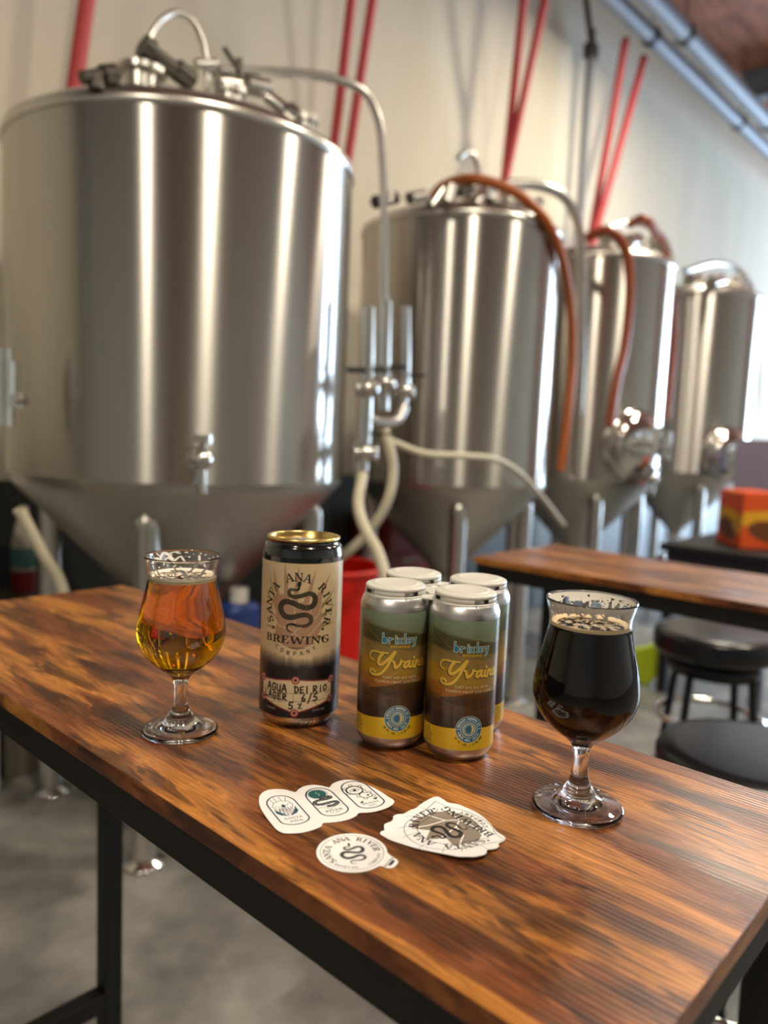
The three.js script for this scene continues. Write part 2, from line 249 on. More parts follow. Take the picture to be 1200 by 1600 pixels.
{
  const q = (px, py, z) => P(px, py, z, 2.92, Z0), t = T2.t;
  part('spray_arm', elbowPipe([q(740, 300, -2.1), q(800, 288, -2.05), q(850, 292, -2.0), q(885, 312, -1.98), q(903, 350, -1.96), q(908, 420, -1.96), q(908, 560, -1.96), q(904, 640, -1.96), q(900, 740, -1.96)], 0.024), M.satin, t);
  part('gauge_tube', elbowPipe([q(716, 246, -2.1), q(728, 238, -2.1), q(740, 244, -2.1), q(746, 262, -2.1), q(747, 295, -2.1)], 0.012), M.satin, t);
  for (const [a, b2, r, m] of [[q(586, 316, -2.05), q(618, 309, -2.05), 0.024, M.greySteel], [q(610, 318, -2.03), q(612, 300, -2.03), 0.012, M.satin], [q(640, 310, -2), q(664, 306, -2), 0.024, M.satin], [q(672, 322, -1.98), q(690, 296, -1.98), 0.018, M.satin], [q(698, 318, -1.97), q(704, 292, -1.97), 0.03, M.satin], [q(716, 300, -1.96), q(736, 296, -1.96), 0.02, M.greySteel], [q(740, 320, -1.95), q(758, 300, -1.95), 0.026, M.satin], [q(764, 316, -1.94), q(780, 318, -1.94), 0.02, M.greySteel]]) part('clamp_cap', bar(a, b2, r, 20), m, t);
  part('sight_glass', merge([bar(q(785, 322, -1.93), q(812, 330, -1.9), 0.03, 20), bar(q(812, 330, -1.9), q(834, 338, -1.88), 0.045, 20)]), M.polished, t);
}
const T3 = tank({ x: 4.18, z: Z0, R: 0.461, y0: 1.098, y1: 2.32, manway: 0.56, manY: 1.30, sample: 0.75, sampleY: 1.12, ports: [[-0.2, 0.22, 0.045, 0.06], [0.05, 0.3, 0.04, 0.08], [0.25, 0.22, 0.03, 0.06]] }, 'steel fermenter tank between the one with the orange hose and the farthest one');
const T4 = tank({ x: 5.73, z: Z0, R: 0.461, y0: 1.12, y1: 2.38, manway: 0.60, manY: 1.26, sample: 0.8, sampleY: 1.1, ports: [[-0.2, 0.22, 0.045, 0.06], [0.05, 0.3, 0.04, 0.08], [0.25, 0.22, 0.03, 0.06]] }, 'farthest steel fermenter tank, last of the row by the cartons');
for (const [T, x, px, py] of [[T3, 4.18, 1000, 352], [T4, 5.73, 1130, 415]]) {
  const q = (a, b, z) => P(a, b, z, x, Z0);
  part('spray_arm', elbowPipe([q(px - 60, py + 8, -2.2), q(px - 10, py - 4, -2.15), q(px + 25, py + 8, -2.1), q(px + 45, py + 40, -2.05), q(px + 48, py + 120, -2.02), q(px + 44, py + 260, -2.0)], 0.02), M.satin, T.t);
  for (const [a, b2, r] of [[q(px - 55, py + 22, -2.05), q(px - 40, py + 18, -2.05), 0.04], [q(px - 20, py + 28, -1.98), q(px - 5, py + 24, -1.98), 0.045], [q(px + 20, py + 36, -1.93), q(px + 32, py + 42, -1.9), 0.04]]) part('clamp_cap', bar(a, b2, r, 20), M.polished, T.t);
}
{ // valve manifold hanging between the first two tanks
  const t = thing('valve_manifold', 'steel pipe manifold with lever valves beside the widest tank', 'valves', at(580, 620, -1.72).toArray()), q = (a, b) => at(a, b, -1.72).sub(t.position);
  part('riser', elbowPipe([q(577, 480), q(575, 600), q(570, 700), q(567, 735)], 0.017), M.satin, t);
  part('riser', elbowPipe([q(604, 470), q(602, 560), q(600, 640)], 0.016), M.satin, t);
  part('riser', elbowPipe([q(634, 480), q(633, 600), q(630, 630)], 0.015), M.satin, t);
  part('cross_pipe', elbowPipe([q(575, 655), q(600, 660), q(622, 655), q(632, 635)], 0.017), M.satin, t);
  for (const [a, b, s] of [[575, 608, 0.75], [602, 600, 0.7], [632, 612, 0.7], [572, 708, 0.8]]) butterflyValve(t, q(a, b), s, 0.6);
  part('bracket', merge([bar(q(545, 578), q(577, 578), 0.009), bar(q(577, 578), q(634, 572), 0.009)]), M.darkSteel, t);
}
const hose = (name, pts, r, mat, label, cat = 'hose', group) => single(name, tube(pts, r, 120, 14), mat, label, cat, group);
{
  const Q = (L, z) => L.map(([a, b, dz = 0]) => at(a, b, z + dz));
  hose('product_hose', Q([[672, 312, -0.2], [690, 292, -0.15], [740, 280, 0.03], [800, 298, 0.13], [846, 336, 0.2], [874, 390, 0.2], [890, 470, 0.15], [894, 560, 0.12], [888, 640, 0.12], [876, 735, 0.12]], -1.98), 0.021, M.orangeHose, 'orange hose arching over the tank beside the widest one');
  hose('product_hose', Q([[915, 372, -0.15], [950, 360, -0.05], [975, 385, 0], [984, 440, 0.02], [976, 540, 0.02], [962, 600, 0.02], [952, 665, 0.02]], -1.76), 0.024, M.brownHose, 'reddish brown hose hanging down the front of the middle narrow tank');
  hose('product_hose', Q([[985, 350, -0.1], [1005, 342], [1030, 375], [1044, 430], [1052, 520], [1046, 600], [1040, 655]], -1.98), 0.026, M.brownHose, 'reddish brown hose hanging between the last two tanks');
  hose('product_hose', Q([[1095, 440, -0.1], [1130, 440], [1160, 465], [1178, 520], [1184, 600], [1180, 660]], -2.0), 0.02, M.whiteHose, 'pale hose hanging down the side of the farthest tank');
  hose('drain_hose', Q([[567, 740], [560, 790, 0.06], [572, 830, 0.14], [590, 862, 0.21], [602, 905, 0.26], [606, 960, 0.28]], -1.72), 0.017, M.whiteHose, 'cream hose hanging from the manifold in front of the red bin');
  hose('drain_hose', Q([[601, 672], [608, 695, 0.02], [614, 735, 0.03], [608, 775, 0.03], [590, 812, 0], [560, 848, -0.06], [530, 872, -0.12]], -1.68), 0.0155, M.whiteHose, 'grey-white hose curling from the manifold behind the tall can');
  hose('transfer_hose', Q([[612, 690, -0.02], [660, 708, 0], [720, 712, 0.02], [775, 718, 0.02], [810, 738, 0], [845, 775, -0.04], [880, 820, -0.1]], -1.70), 0.012, M.whiteHose, 'thin white hose drooping across the tank with the orange hose');
  hose('transfer_hose', Q([[30, 795], [48, 830], [70, 870], [92, 905], [104, 950], [108, 1010]], -2.05), 0.016, M.whiteHose, 'beige hose leaning against the cone of the widest tank');
  // red lines hanging from the overhead pipes
  const R_ = (x0, y0, x1, y1, z, r, label, z2 = -2.77) => { const a = at(x0, y0, z2), b = at(x1, y1, z), d = V().subVectors(a, b).normalize(), top = a.clone().addScaledVector(d, (4.225 - a.y) / d.y), low = b.clone().addScaledVector(d, -0.5 / d.y); hose('red_line', [top, b, low], r, M.redHose, label, 'line', 'red lines hanging behind the tanks'); };
  R_(136, 0, 117, 135, -2.9, 0.030, 'broad red line hanging behind the widest tank', -2.88);
  R_(549, 0, 522, 225, -2.92, 0.024, 'steeper red line of the pair hanging between the widest tank and its neighbour');
  R_(582, 0, 545, 240, -2.86, 0.024, 'more slanted red line of the pair hanging between the widest tank and its neighbour');
  R_(818, 0, 789, 270, -2.94, 0.026, 'steeper red line of the crossing pair behind the tank with the orange hose');
  R_(851, 0, 792, 270, -2.86, 0.026, 'more slanted red line of the crossing pair behind the tank with the orange hose');
  R_(978, 60, 930, 330, -2.94, 0.028, 'steeper red line of the crossing pair beside the wall conduit');
  R_(1020, 40, 940, 330, -2.84, 0.028, 'more slanted red line of the crossing pair beside the wall conduit');
}
// ---------------------------------------------------------------- things standing around the tanks
{
  const t = thing('trash_bin', 'bright red plastic bin on the floor between the two nearest tanks', 'bin', [2.0, 0, -2.08]);
  part('bin_body', lathe([[0, 0.01], [0.125, 0.01], [0.13, 0.02], [0.19, 0.79], [0.18, 0.79], [0.12, 0.03], [0, 0.03]], 40), M.redPlastic, t); part('bin_rim', new THREE.TorusGeometry(0.19, 0.011, 12, 48).rotateX(Math.PI / 2).translate(0, 0.79, 0), M.redPlastic, t);
}
{
  const t = thing('tool_box', 'dark red metal chest under the tank with the orange hose', 'chest', [3.35, 0, -2.93]), m = std({ color: 0x7c1512, roughness: 0.45 });
  part('chest_body', rbox(0.55, 0.84, 0.26, 0.012, 0, 0.44, 0), m, t); for (let k = 0; k < 4; k++) { const d = part('drawer', rbox(0.5, 0.17, 0.02, 0.006, 0, 0.17 + k * 0.19, 0.135), m, t); part('handle', rbox(0.3, 0.016, 0.02, 0.006, 0, 0.22 + k * 0.19, 0.15), M.polished, d); }
}
{
  const t = thing('plastic_drum', 'tall white plastic drum with rounded shoulder left of the widest tank', 'drum', [0.865, 0, -2.76]);
  part('drum_body', lathe([[0, 0], [0.15, 0], [0.155, 0.01], [0.155, 0.95], [0.14, 1.0], [0.09, 1.04], [0.05, 1.05], [0, 1.05]], 48), M.whitePlastic, t); part('drum_cap', cyl(0.035, 0.03, 0.04, 1.06, 0.03, 24), M.rubber, t);
}
{
  const p = at(38, 928, -2.87), t = thing('spray_bottle', 'white spray bottle with teal and red bands by the white drum', 'bottle', [p.x, p.y, -2.87]);
  part('bottle_body', lathe([[0, 0], [0.04, 0], [0.042, 0.01], [0.042, 0.2], [0.02, 0.29], [0.016, 0.33], [0, 0.33]], 32), M.whitePlastic, t);
  part('label_band', cyl(0.0428, 0.075, 0, 0.14, 0, 32), std({ color: 0x5f8f8c, roughness: 0.6 }), t); part('lower_band', cyl(0.0428, 0.085, 0, 0.05, 0, 32), std({ color: 0x93161c, roughness: 0.5 }), t);
  const s = thing('plastic_crate', 'taupe plastic crate under the spray bottle by the white drum', 'crate', [p.x, 0, -2.87]), cm = std({ color: 0x5f574b, roughness: 0.6 });
  part('crate_body', rbox(0.24, p.y - 0.025, 0.24, 0.01, 0, (p.y - 0.025) / 2, 0), cm, s); part('crate_rim', rbox(0.26, 0.03, 0.26, 0.008, 0, p.y - 0.0155, 0), cm, s);
}
{ // kegs and small items low behind the table
  const t = thing('steel_keg', 'steel keg on the floor under the widest tank', 'keg', [1.50, 0, -2.0]);
  part('keg_body', lathe([[0, 0.02], [0.11, 0.02], [0.115, 0], [0.118, 0.06], [0.12, 0.1], [0.125, 0.2], [0.12, 0.3], [0.125, 0.4], [0.12, 0.5], [0.1, 0.56], [0, 0.58]], 48), M.satin, t);
  part('keg_chime', lathe([[0.112, 0.5], [0.117, 0.5], [0.117, 0.62], [0.109, 0.625], [0.106, 0.62], [0.112, 0.61]], 48), M.satin, t); part('keg_valve', cyl(0.03, 0.05, 0, 0.595, 0, 24), M.polished, t);
  const b = thing('cleaning_jug', 'blue capped white jug on the steel keg', 'jug', [1.50, 0.6255, -2.0]);
  part('jug_body', rbox(0.13, 0.11, 0.1, 0.03, 0, 0.055, 0), std({ color: 0x233a78, roughness: 0.4 }), b); part('jug_cap', cyl(0.03, 0.05, 0, 0.13, 0, 24), M.whitePlastic, b);
}
// stools beside the empty table
function stool(x, z, h, r, label, turn) {
  const t = thing('bar_stool', label, 'stool', [x, 0, z], 'black stools by the empty table', turn);
  part('seat', lathe([[0, h - 0.075], [r * 0.96, h - 0.075], [r, h - 0.06], [r, h - 0.02], [r * 0.95, h - 0.004], [r * 0.8, h], [0, h]], 48), std({ color: 0x17171a, roughness: 0.28 }), t, 'black padded vinyl seat');
  part('apron', lathe([[0, h - 0.135], [r * 0.72, h - 0.135], [r * 0.8, h - 0.075], [0, h - 0.075]], 40), M.frame, t);
  for (let k = 0; k < 4; k++) { const a = k * Math.PI / 2 + 0.5, c = Math.cos(a), s = Math.sin(a); part('leg', bar(V(c * r * 0.66, h - 0.1, s * r * 0.66), V(c * r * 1.05, 0.01, s * r * 1.05), 0.012, 14), M.darkSteel, t); part('foot_cap', cyl(0.016, 0.03, c * r * 1.05, 0.015, s * r * 1.05, 16), M.rubber, t); }
  for (const [y, k] of [[0.26, 0.93], [0.46, 0.84]]) part('foot_ring', new THREE.TorusGeometry(r * k, 0.01, 10, 48).rotateX(Math.PI / 2).translate(0, y, 0), M.polished, t);
}
stool(2.43, -0.80, 0.74, 0.185, 'black round bar stool on the tank side of the empty table', 0.3);
stool(1.56, -0.42, 0.72, 0.185, 'black round bar stool partly under the empty table', 0.9);
{ // lobby dust pan on the floor
  const z = -1.70, p = at(1008, 1046, z), t = thing('dust_pan', 'lime green dust pan with upright handle on the floor by the tanks', 'dust pan', [p.x, 0, z], undefined, facing(p.x, z)), g = std({ color: 0xb2c40e, roughness: 0.5 });
  const s = new THREE.Shape([new THREE.Vector2(-0.10, 0.16), new THREE.Vector2(0.10, 0.24), new THREE.Vector2(0.095, 0.10), new THREE.Vector2(0.02, 0.005), new THREE.Vector2(-0.03, 0.005)]);
  part('pan', new THREE.ExtrudeGeometry(s, { depth: 0.08, bevelEnabled: true, bevelSize: 0.004, bevelThickness: 0.004, bevelSegments: 2 }), g, t); part('pan_handle', bar(V(0.09, 0.2, 0.04), V(0.115, 0.44, 0.04), 0.018, 16), M.polished, t); part('pan_grip', bar(V(0.114, 0.43, 0.04), V(0.119, 0.49, 0.04), 0.032, 16), M.whitePlastic, t);
}
{
  const st = thing('side_table', 'dark low work table holding the bright cartons', 'table', [4.60, 0, -1.32]);
  part('table_top', rbox(1.45, 0.04, 0.56, 0.006, 0, 0.78, 0), M.darkSteel, st); part('apron', box(1.4, 0.16, 0.5, 0, 0.68, 0), std({ color: 0x10131c, roughness: 0.5 }), st); for (const a of [-1, 1]) for (const b of [-1, 1]) part('leg', box(0.05, 0.76, 0.05, a * 0.66, 0.38, b * 0.23), M.darkSteel, st);
  const tx = canvasTex(256, 256, (c, w, h) => { c.fillStyle = '#d8501a'; c.fillRect(0, 0, w, h); c.fillStyle = '#e0a21e'; c.beginPath(); c.moveTo(0, 90); c.quadraticCurveTo(120, 60, 256, 120); c.lineTo(256, 200); c.lineTo(0, 150); c.fill(); c.fillStyle = '#6a3a1e'; c.beginPath(); c.ellipse(110, 180, 90, 50, 0.3, 0, 7); c.fill(); c.fillStyle = '#c9962c'; c.fillRect(170, 120, 60, 60); });
  const b = thing('beer_carton', 'orange and yellow printed carton on the dark work table', 'carton', [4.28, 0.801, -1.22], 'cartons on the work table', -0.85); part('carton_body', rbox(0.36, 0.28, 0.3, 0.004, 0, 0.14, 0), std({ map: tx, roughness: 0.6 }), b); part('flap', rbox(0.16, 0.006, 0.28, 0.002, -0.08, 0.283, 0), std({ color: 0xd8501a, roughness: 0.6 }), b);
  const b2 = thing('storage_carton', 'pale lilac-grey carton behind the orange carton on the work table', 'carton', [5.0, 0.801, -1.36], 'cartons on the work table', -0.3); part('carton_body', rbox(0.4, 0.56, 0.34, 0.004, 0, 0.28, 0), std({ color: 0x9a93a8, roughness: 0.7 }), b2); part('tape', rbox(0.06, 0.004, 0.34, 0.001, 0, 0.562, 0), M.whitePlastic, b2);
}
// ---------------------------------------------------------------- tulip beer glasses
const OUT = [[0.0368, 0.0016], [0.0369, 0.0032], [0.0355, 0.0046], [0.028, 0.0062], [0.019, 0.0090], [0.0140, 0.0135], [0.0124, 0.0172], [0.0088, 0.0225], [0.0070, 0.0300], [0.0064, 0.0400], [0.0068, 0.0490], [0.0090, 0.0550], [0.0150, 0.0610], [0.0235, 0.0672], [0.0330, 0.0765], [0.0398, 0.0880], [0.0423, 0.0985], [0.0412, 0.1140], [0.0375, 0.1310], [0.0337, 0.1480], [0.0325, 0.1565], [0.0335, 0.1640], [0.0352, 0.1705], [0.0362, 0.1750]];
const outer = spline(OUT, 130);
const outR = (y) => { for (let k = 40; k < outer.length; k++) if (outer[k][1] >= y) { const a = outer[k - 1], b = outer[k]; return lerp(a[0], b[0], (y - a[1]) / (b[1] - a[1] + 1e-9)); } return outer[outer.length - 1][0]; };
const wall = (y) => y < 0.075 ? lerp(0.0042, 0.0022, smooth(0.062, 0.078, y)) : 0.0019;
const IN0 = 0.0635; // lowest point of the bowl inside
function innerPts(y1, grow = 0, n = 60) { const L = [[0.0001, IN0 - grow]]; for (let k = 1; k <= n; k++) { const y = IN0 + (y1 - IN0) * k / n; const f = Math.sqrt(clamp((y - IN0) / 0.0075)); L.push([Math.max(0.0001, (outR(y) - wall(y)) * (y < IN0 + 0.0075 ? f : 1) + grow), y - (k < 6 ? grow : 0)]); } return L; }
function glassGeo() {
  const inn = innerPts(0.1745), lip = [[0.0360, 0.1760], [0.0352, 0.1762], [0.0345, 0.1756]];
  return lathe([[0.0001, 0.0034], [0.012, 0.0030], [0.026, 0.0018], [0.033, 0.0004], [0.0355, 0.0003], ...outer, ...lip, ...inn.slice().reverse()], 96);
}
const bowlGeo = glassGeo();
const lacing = (seed, amount, kind) => canvasTex(1024, 256, (c, w, h) => {
  c.fillStyle = '#000'; c.fillRect(0, 0, w, h); const r = rng(seed);
  if (kind === 'strands') { c.strokeStyle = '#fff'; c.fillStyle = '#fff'; c.lineCap = c.lineJoin = 'round';
    for (let k = 0; k < 26; k++) { let x = r() * w, y = h * (0.1 + 0.8 * r()); c.lineWidth = 6 + 20 * r() * r(); c.beginPath(); c.moveTo(x, y); for (let s = 0; s < 3; s++) { const nx = x + 14 + 26 * r(), ny = clamp(y + (r() - 0.5) * h * 0.9, 6, h); c.quadraticCurveTo(x + 10, y, nx, ny); x = nx; y = ny; } c.stroke(); }
    for (let k = 0; k < 60; k++) { c.beginPath(); c.arc(r() * w, r() * h, 2 + 7 * r(), 0, 7); c.fill(); }
    c.fillRect(0, h - 26, w, 26);
  } else { c.fillStyle = '#fff'; c.fillRect(0, 0, w, h); c.fillStyle = '#000';
    for (let k = 0; k < 360; k++) { const x = r() * w, u = r(), y = h * (0.12 + 0.82 * u), s = (3 + 18 * r() * r()) * (0.5 + u); c.beginPath(); c.ellipse(x, y, s * 0.75, s * (0.8 + 0.7 * r()), (r() - 0.5), 0, 7); c.fill(); }
    for (let k = 0; k < 46; k++) { const x = r() * w, b = 10 + 22 * r(); c.beginPath(); c.moveTo(x - b, h); c.quadraticCurveTo(x - b, h * (0.25 + 0.3 * r()), x, h * (0.18 + 0.3 * r())); c.quadraticCurveTo(x + b, h * 0.4, x + b, h); c.fill(); }
    c.fillStyle = '#fff'; c.fillRect(0, h - 20, w, 20);
  }
}, false);
function beerGlass(x, z, label, o) {
  const t = thing('tulip_glass', label, 'glass', [x, 1.0003, z], 'stemmed tulip glasses of beer', o.turn || 0);
  part('glass_bowl', bowlGeo, M.glass, t, 'clear glass bowl, stem and foot');
  const L = o.level, li = [[0.0001, IN0 - 0.003]]; for (let k = 1; k <= 60; k++) { const y = IN0 - 0.003 + (L - IN0 + 0.003) * k / 60; li.push([(outR(y) - 0.0007) * Math.sqrt(clamp((y - IN0 + 0.003) / 0.004)), y]); }
  part('beer', lathe([...li, [0.0001, L]], 96), o.beer, t, o.beerLabel);
  // collar of foam round the wall, and the thin skim on the surface
  const ri = outR(L + 0.0015) - 0.0020, fr = []; for (let k = 0; k <= 12; k++) { const a = k / 12 * Math.PI; fr.push([ri - 0.0001 - 0.0040 * Math.sin(a) * (a > 0 ? 1 : 1), L - 0.0026 + 0.0056 * (k / 12)]); }
  part('foam_collar', lathe([...fr, [outR(L + 0.0028) - 0.00198, L + 0.0028], [outR(L) - 0.00175, L], [outR(L - 0.0026) - 0.00175, L - 0.0026]], 96), o.foam, t);
  const skim = new THREE.CircleGeometry(ri - 0.001, 64).rotateX(-Math.PI / 2).translate(0, L + 0.0007, 0);
  part('foam_skim', skim, o.skim, t);
  const ly = []; for (let k = 0; k <= 16; k++) { const y = L + 0.001 + (0.1735 - L) * k / 16; ly.push([outR(y) - 0.00215, y]); }
  part('foam_lacing', lathe(ly, 96), o.lace, t); return t;
}
const skimTex = (seed, density) => canvasTex(512, 512, (c, w, h) => { c.fillStyle = '#000'; c.fillRect(0, 0, w, h); const r = rng(seed); c.fillStyle = '#fff'; for (let k = 0; k < density; k++) { const a = r() * 6.283, q = Math.sqrt(r()) * 256, s = 4 + 26 * r() * r(); c.beginPath(); c.ellipse(256 + q * Math.cos(a), 256 + q * Math.sin(a), s, s * (0.4 + r()), r() * 3, 0, 7); c.fill(); } }, false);
const foamMat = (hex) => std({ color: hex, roughness: 0.75 });
beerGlass(0.408, -0.635, 'stemmed tulip glass of golden lager beside the tall can', {
  level: 0.1555, turn: 0.4, foam: foamMat(0xf4e6d2), beerLabel: 'clear golden beer',
  beer: phys({ color: 0xffffff, roughness: 0, transmission: 1, thickness: 0.05, ior: 1.34, attenuationColor: new THREE.Color().setRGB(0.97, 0.73, 0.06), attenuationDistance: 0.023 }),
  skim: std({ color: 0xefdcc4, roughness: 0.6, transparent: true, alphaMap: skimTex(4, 190), alphaTest: 0.5, side: THREE.DoubleSide }),
  lace: std({ color: 0xf6f2ea, roughness: 0.7, alphaMap: lacing(31, 1, 'strands'), alphaTest: 0.5, side: THREE.DoubleSide }),
});
beerGlass(0.561, -0.283, 'stemmed tulip glass of black stout beside the four-pack', {
  level: 0.1545, turn: 2.1, foam: foamMat(0xdcc49c), beerLabel: 'opaque black stout',
  beer: phys({ color: new THREE.Color().setRGB(0.006, 0.0032, 0.002), roughness: 0.08, specularIntensity: 0.1 }),
  skim: std({ color: 0x9c8a72, roughness: 0.5, transparent: true, alphaMap: skimTex(9, 210), alphaTest: 0.5, side: THREE.DoubleSide }),
  lace: std({ color: 0xe9e4da, roughness: 0.7, alphaMap: lacing(77, 1, 'film'), alphaTest: 0.5, side: THREE.DoubleSide }),
});

// ---------------------------------------------------------------- lettering helpers
function arcText(c, str, cx, cy, r, a0, a1, inside = false) { // letters spread from angle a0 to a1 (radians, 0 = up, clockwise)
  const n = str.length; for (let k = 0; k < n; k++) { const a = lerp(a0, a1, n > 1 ? k / (n - 1) : 0.5); c.save(); c.translate(cx + r * Math.sin(a), cy - r * Math.cos(a)); c.rotate(inside ? a + Math.PI : a); c.fillText(str[k], 0, 0); c.restore(); }
}
function fitText(c, str, cx, y, w, font) { c.font = font; const m = c.measureText(str).width; c.save(); c.translate(cx, y); c.scale(w / m, 1); c.textAlign = 'center'; c.fillText(str, 0, 0); c.restore(); }
const HAND = { // simple marker-pen letters as strokes on a unit square, y down
  A: [[[0, 1], [0.4, 0], [0.55, 0.05], [0.9, 1]], [[0.12, 0.62], [0.78, 0.58]]], G: [[[0.9, 0.2], [0.6, 0], [0.2, 0.15], [0.05, 0.6], [0.3, 1], [0.8, 0.9], [0.85, 0.55], [0.5, 0.55]]], U: [[[0.05, 0.1], [0.1, 0.8], [0.4, 1], [0.75, 0.85], [0.8, 0.1], [0.85, 1]]],
  D: [[[0.15, 0], [0.2, 1], [0.7, 0.85], [0.9, 0.45], [0.6, 0.05], [0, 0.05]]], E: [[[0.8, 0.05], [0.15, 0.1], [0.15, 0.95], [0.85, 0.9]], [[0.15, 0.5], [0.7, 0.48]]], L: [[[0.15, 0], [0.15, 0.95], [0.85, 0.88]]], l: [[[0.4, 0], [0.42, 1]]],
  R: [[[0.1, 1], [0.15, 0.02], [0.7, 0.1], [0.75, 0.4], [0.2, 0.55], [0.85, 1]]], i: [[[0.4, 0.4], [0.42, 1]], [[0.4, 0.12], [0.42, 0.16]]], O: [[[0.5, 0.05], [0.1, 0.4], [0.25, 0.95], [0.75, 0.9], [0.9, 0.4], [0.5, 0.05]]], 5: [[[0.85, 0], [0.25, 0.05], [0.15, 0.45], [0.65, 0.45], [0.8, 0.8], [0.4, 1], [0.05, 0.9]]], 6: [[[0.6, 0], [0.15, 0.5], [0.2, 0.95], [0.65, 0.95], [0.7, 0.6], [0.2, 0.6]]],
  '/': [[[0.8, -0.1], [0.15, 1.25]]], '%': [[[0.75, 0.05], [0.2, 1]], [[0.1, 0.15], [0.2, 0.2]], [[0.8, 0.95], [0.86, 0.98]]],
};
function pen(c, str, x, y, w, h, gap = 0.18) { for (const ch of str) { for (const s of HAND[ch] || []) { c.beginPath(); s.forEach(([a, b], k) => c[k ? 'lineTo' : 'moveTo'](x + a * w, y + b * h)); c.stroke(); } x += w * (ch === ' ' ? 0.55 : (ch === 'i' || ch === 'l' ? 0.75 : 1) + gap); } }
function snake(c, map, col, line) { // banded snake winding down, drawn in the units of the artwork
  const pts = [[556, 372, 13], [545, 405, 15], [500, 412, 17], [450, 408, 20], [428, 445, 23], [442, 490, 25], [500, 508, 27], [590, 488, 29], [690, 458, 31], [750, 490, 33], [765, 560, 34], [730, 630, 35], [650, 655, 36], [560, 628, 36], [460, 585, 36], [370, 585, 37], [322, 640, 37], [325, 715, 37], [385, 785, 37], [480, 790, 35], [570, 762, 33], [660, 755, 31], [715, 795, 28], [712, 860, 25], [650, 905, 22], [560, 905, 18], [470, 888, 15], [420, 905, 12], [412, 950, 10], [445, 990, 8], [510, 1000, 4]];
  const cv = new THREE.CatmullRomCurve3(pts.map((p) => V(p[0], p[1], p[2])), false, 'centripetal'), S = cv.getPoints(260);
  const edge = (k, grow) => { const L = [], Q = []; for (let i = 0; i < S.length; i++) { const a = S[Math.max(0, i - 1)], b = S[Math.min(S.length - 1, i + 1)], dx = b.x - a.x, dy = b.y - a.y, m = Math.hypot(dx, dy) || 1, w = S[i].z * k + grow; L.push(map(S[i].x - dy / m * w, S[i].y + dx / m * w)); Q.push(map(S[i].x + dy / m * w, S[i].y - dx / m * w)); } return [L, Q]; };
  const fill = (k, grow, style) => { const [L, Q] = edge(k, grow); c.fillStyle = style; c.beginPath(); L.concat(Q.reverse()).forEach((p, i) => c[i ? 'lineTo' : 'moveTo'](p[0], p[1])); c.fill(); };
  fill(1, 0, col);
  const h = (x, y) => map(x, y); c.fillStyle = col; c.beginPath(); [[548, 290], [575, 292], [584, 330], [572, 362], [560, 378], [545, 378], [530, 350], [530, 320]].forEach((p, i) => { const q = h(...p); c[i ? 'lineTo' : 'moveTo'](...q); }); c.fill();
  const s = Math.hypot(map(10, 0)[0] - map(0, 0)[0], map(10, 0)[1] - map(0, 0)[1]) / 10; c.strokeStyle = line; c.lineWidth = 2.4 * s; const [L] = edge(0.35, 0), [, Q] = edge(0.35, 0);
  for (const E of [L, Q]) { c.beginPath(); E.slice(14, 220).forEach((p, i) => c[i ? 'lineTo' : 'moveTo'](p[0], p[1])); c.stroke(); }
  for (let k = 22; k < 215; k += 40) for (let j = 0; j < 16; j += 4) { const p = S[k + j], q = map(p.x, p.y); c.fillStyle = col; c.beginPath(); c.ellipse(q[0], q[1], p.z * 0.42 * s, p.z * 0.6 * s, 0, 0, 7); c.fill(); c.stroke(); }
}
// ---------------------------------------------------------------- cans
function canGeo(R, H, neckR, neckH) { // painted side, from the base dome up to the neck
  const base = spline([[R - 0.0105, 0.0006], [R - 0.0080, 0.0004], [R - 0.0055, 0.0025], [R - 0.0015, 0.0078], [R, 0.0125]], 16);
  const neck = spline([[R, H - neckH - 0.003], [R - 0.0006, H - neckH + 0.001], [lerp(R, neckR, 0.55), H - neckH * 0.55], [neckR + 0.0006, H - 0.0085], [neckR - 0.0008, H - 0.0052], [neckR, H - 0.0032]], 22);
  return { base, neck };
}
function lidGeo(r, H) { return lathe([[0.0001, H - 0.0058], [r - 0.0068, H - 0.0058], [r - 0.0060, H - 0.0066], [r - 0.0048, H - 0.0066], [r - 0.0036, H - 0.0012], [r - 0.0026, H - 0.0002], [r - 0.0010, H], [r + 0.0004, H - 0.0009], [r + 0.0004, H - 0.0026], [r - 0.0006, H - 0.0034]], 72); }
function tabGeo(y, s = 1) { const sh = new THREE.Shape(); sh.absellipse(0, 0, 0.0078 * s, 0.0125 * s, 0, Math.PI * 2); const hole = new THREE.Path(); hole.absellipse(0, 0.005 * s, 0.0045 * s, 0.0045 * s, 0, Math.PI * 2); sh.holes.push(hole); return new THREE.ExtrudeGeometry(sh, { depth: 0.0009, bevelEnabled: true, bevelSize: 0.0004, bevelThickness: 0.0004, bevelSegments: 2, curveSegments: 24 }).rotateX(-Math.PI / 2).translate(0, y, 0); }
// label wrapped on a cylinder; the middle of the artwork faces +z
function wrapGeo(R, y0, y1, seg = 96) { return new THREE.CylinderGeometry(R, R, y1 - y0, seg, 1, true, Math.PI, Math.PI * 2).translate(0, (y0 + y1) / 2, 0); }

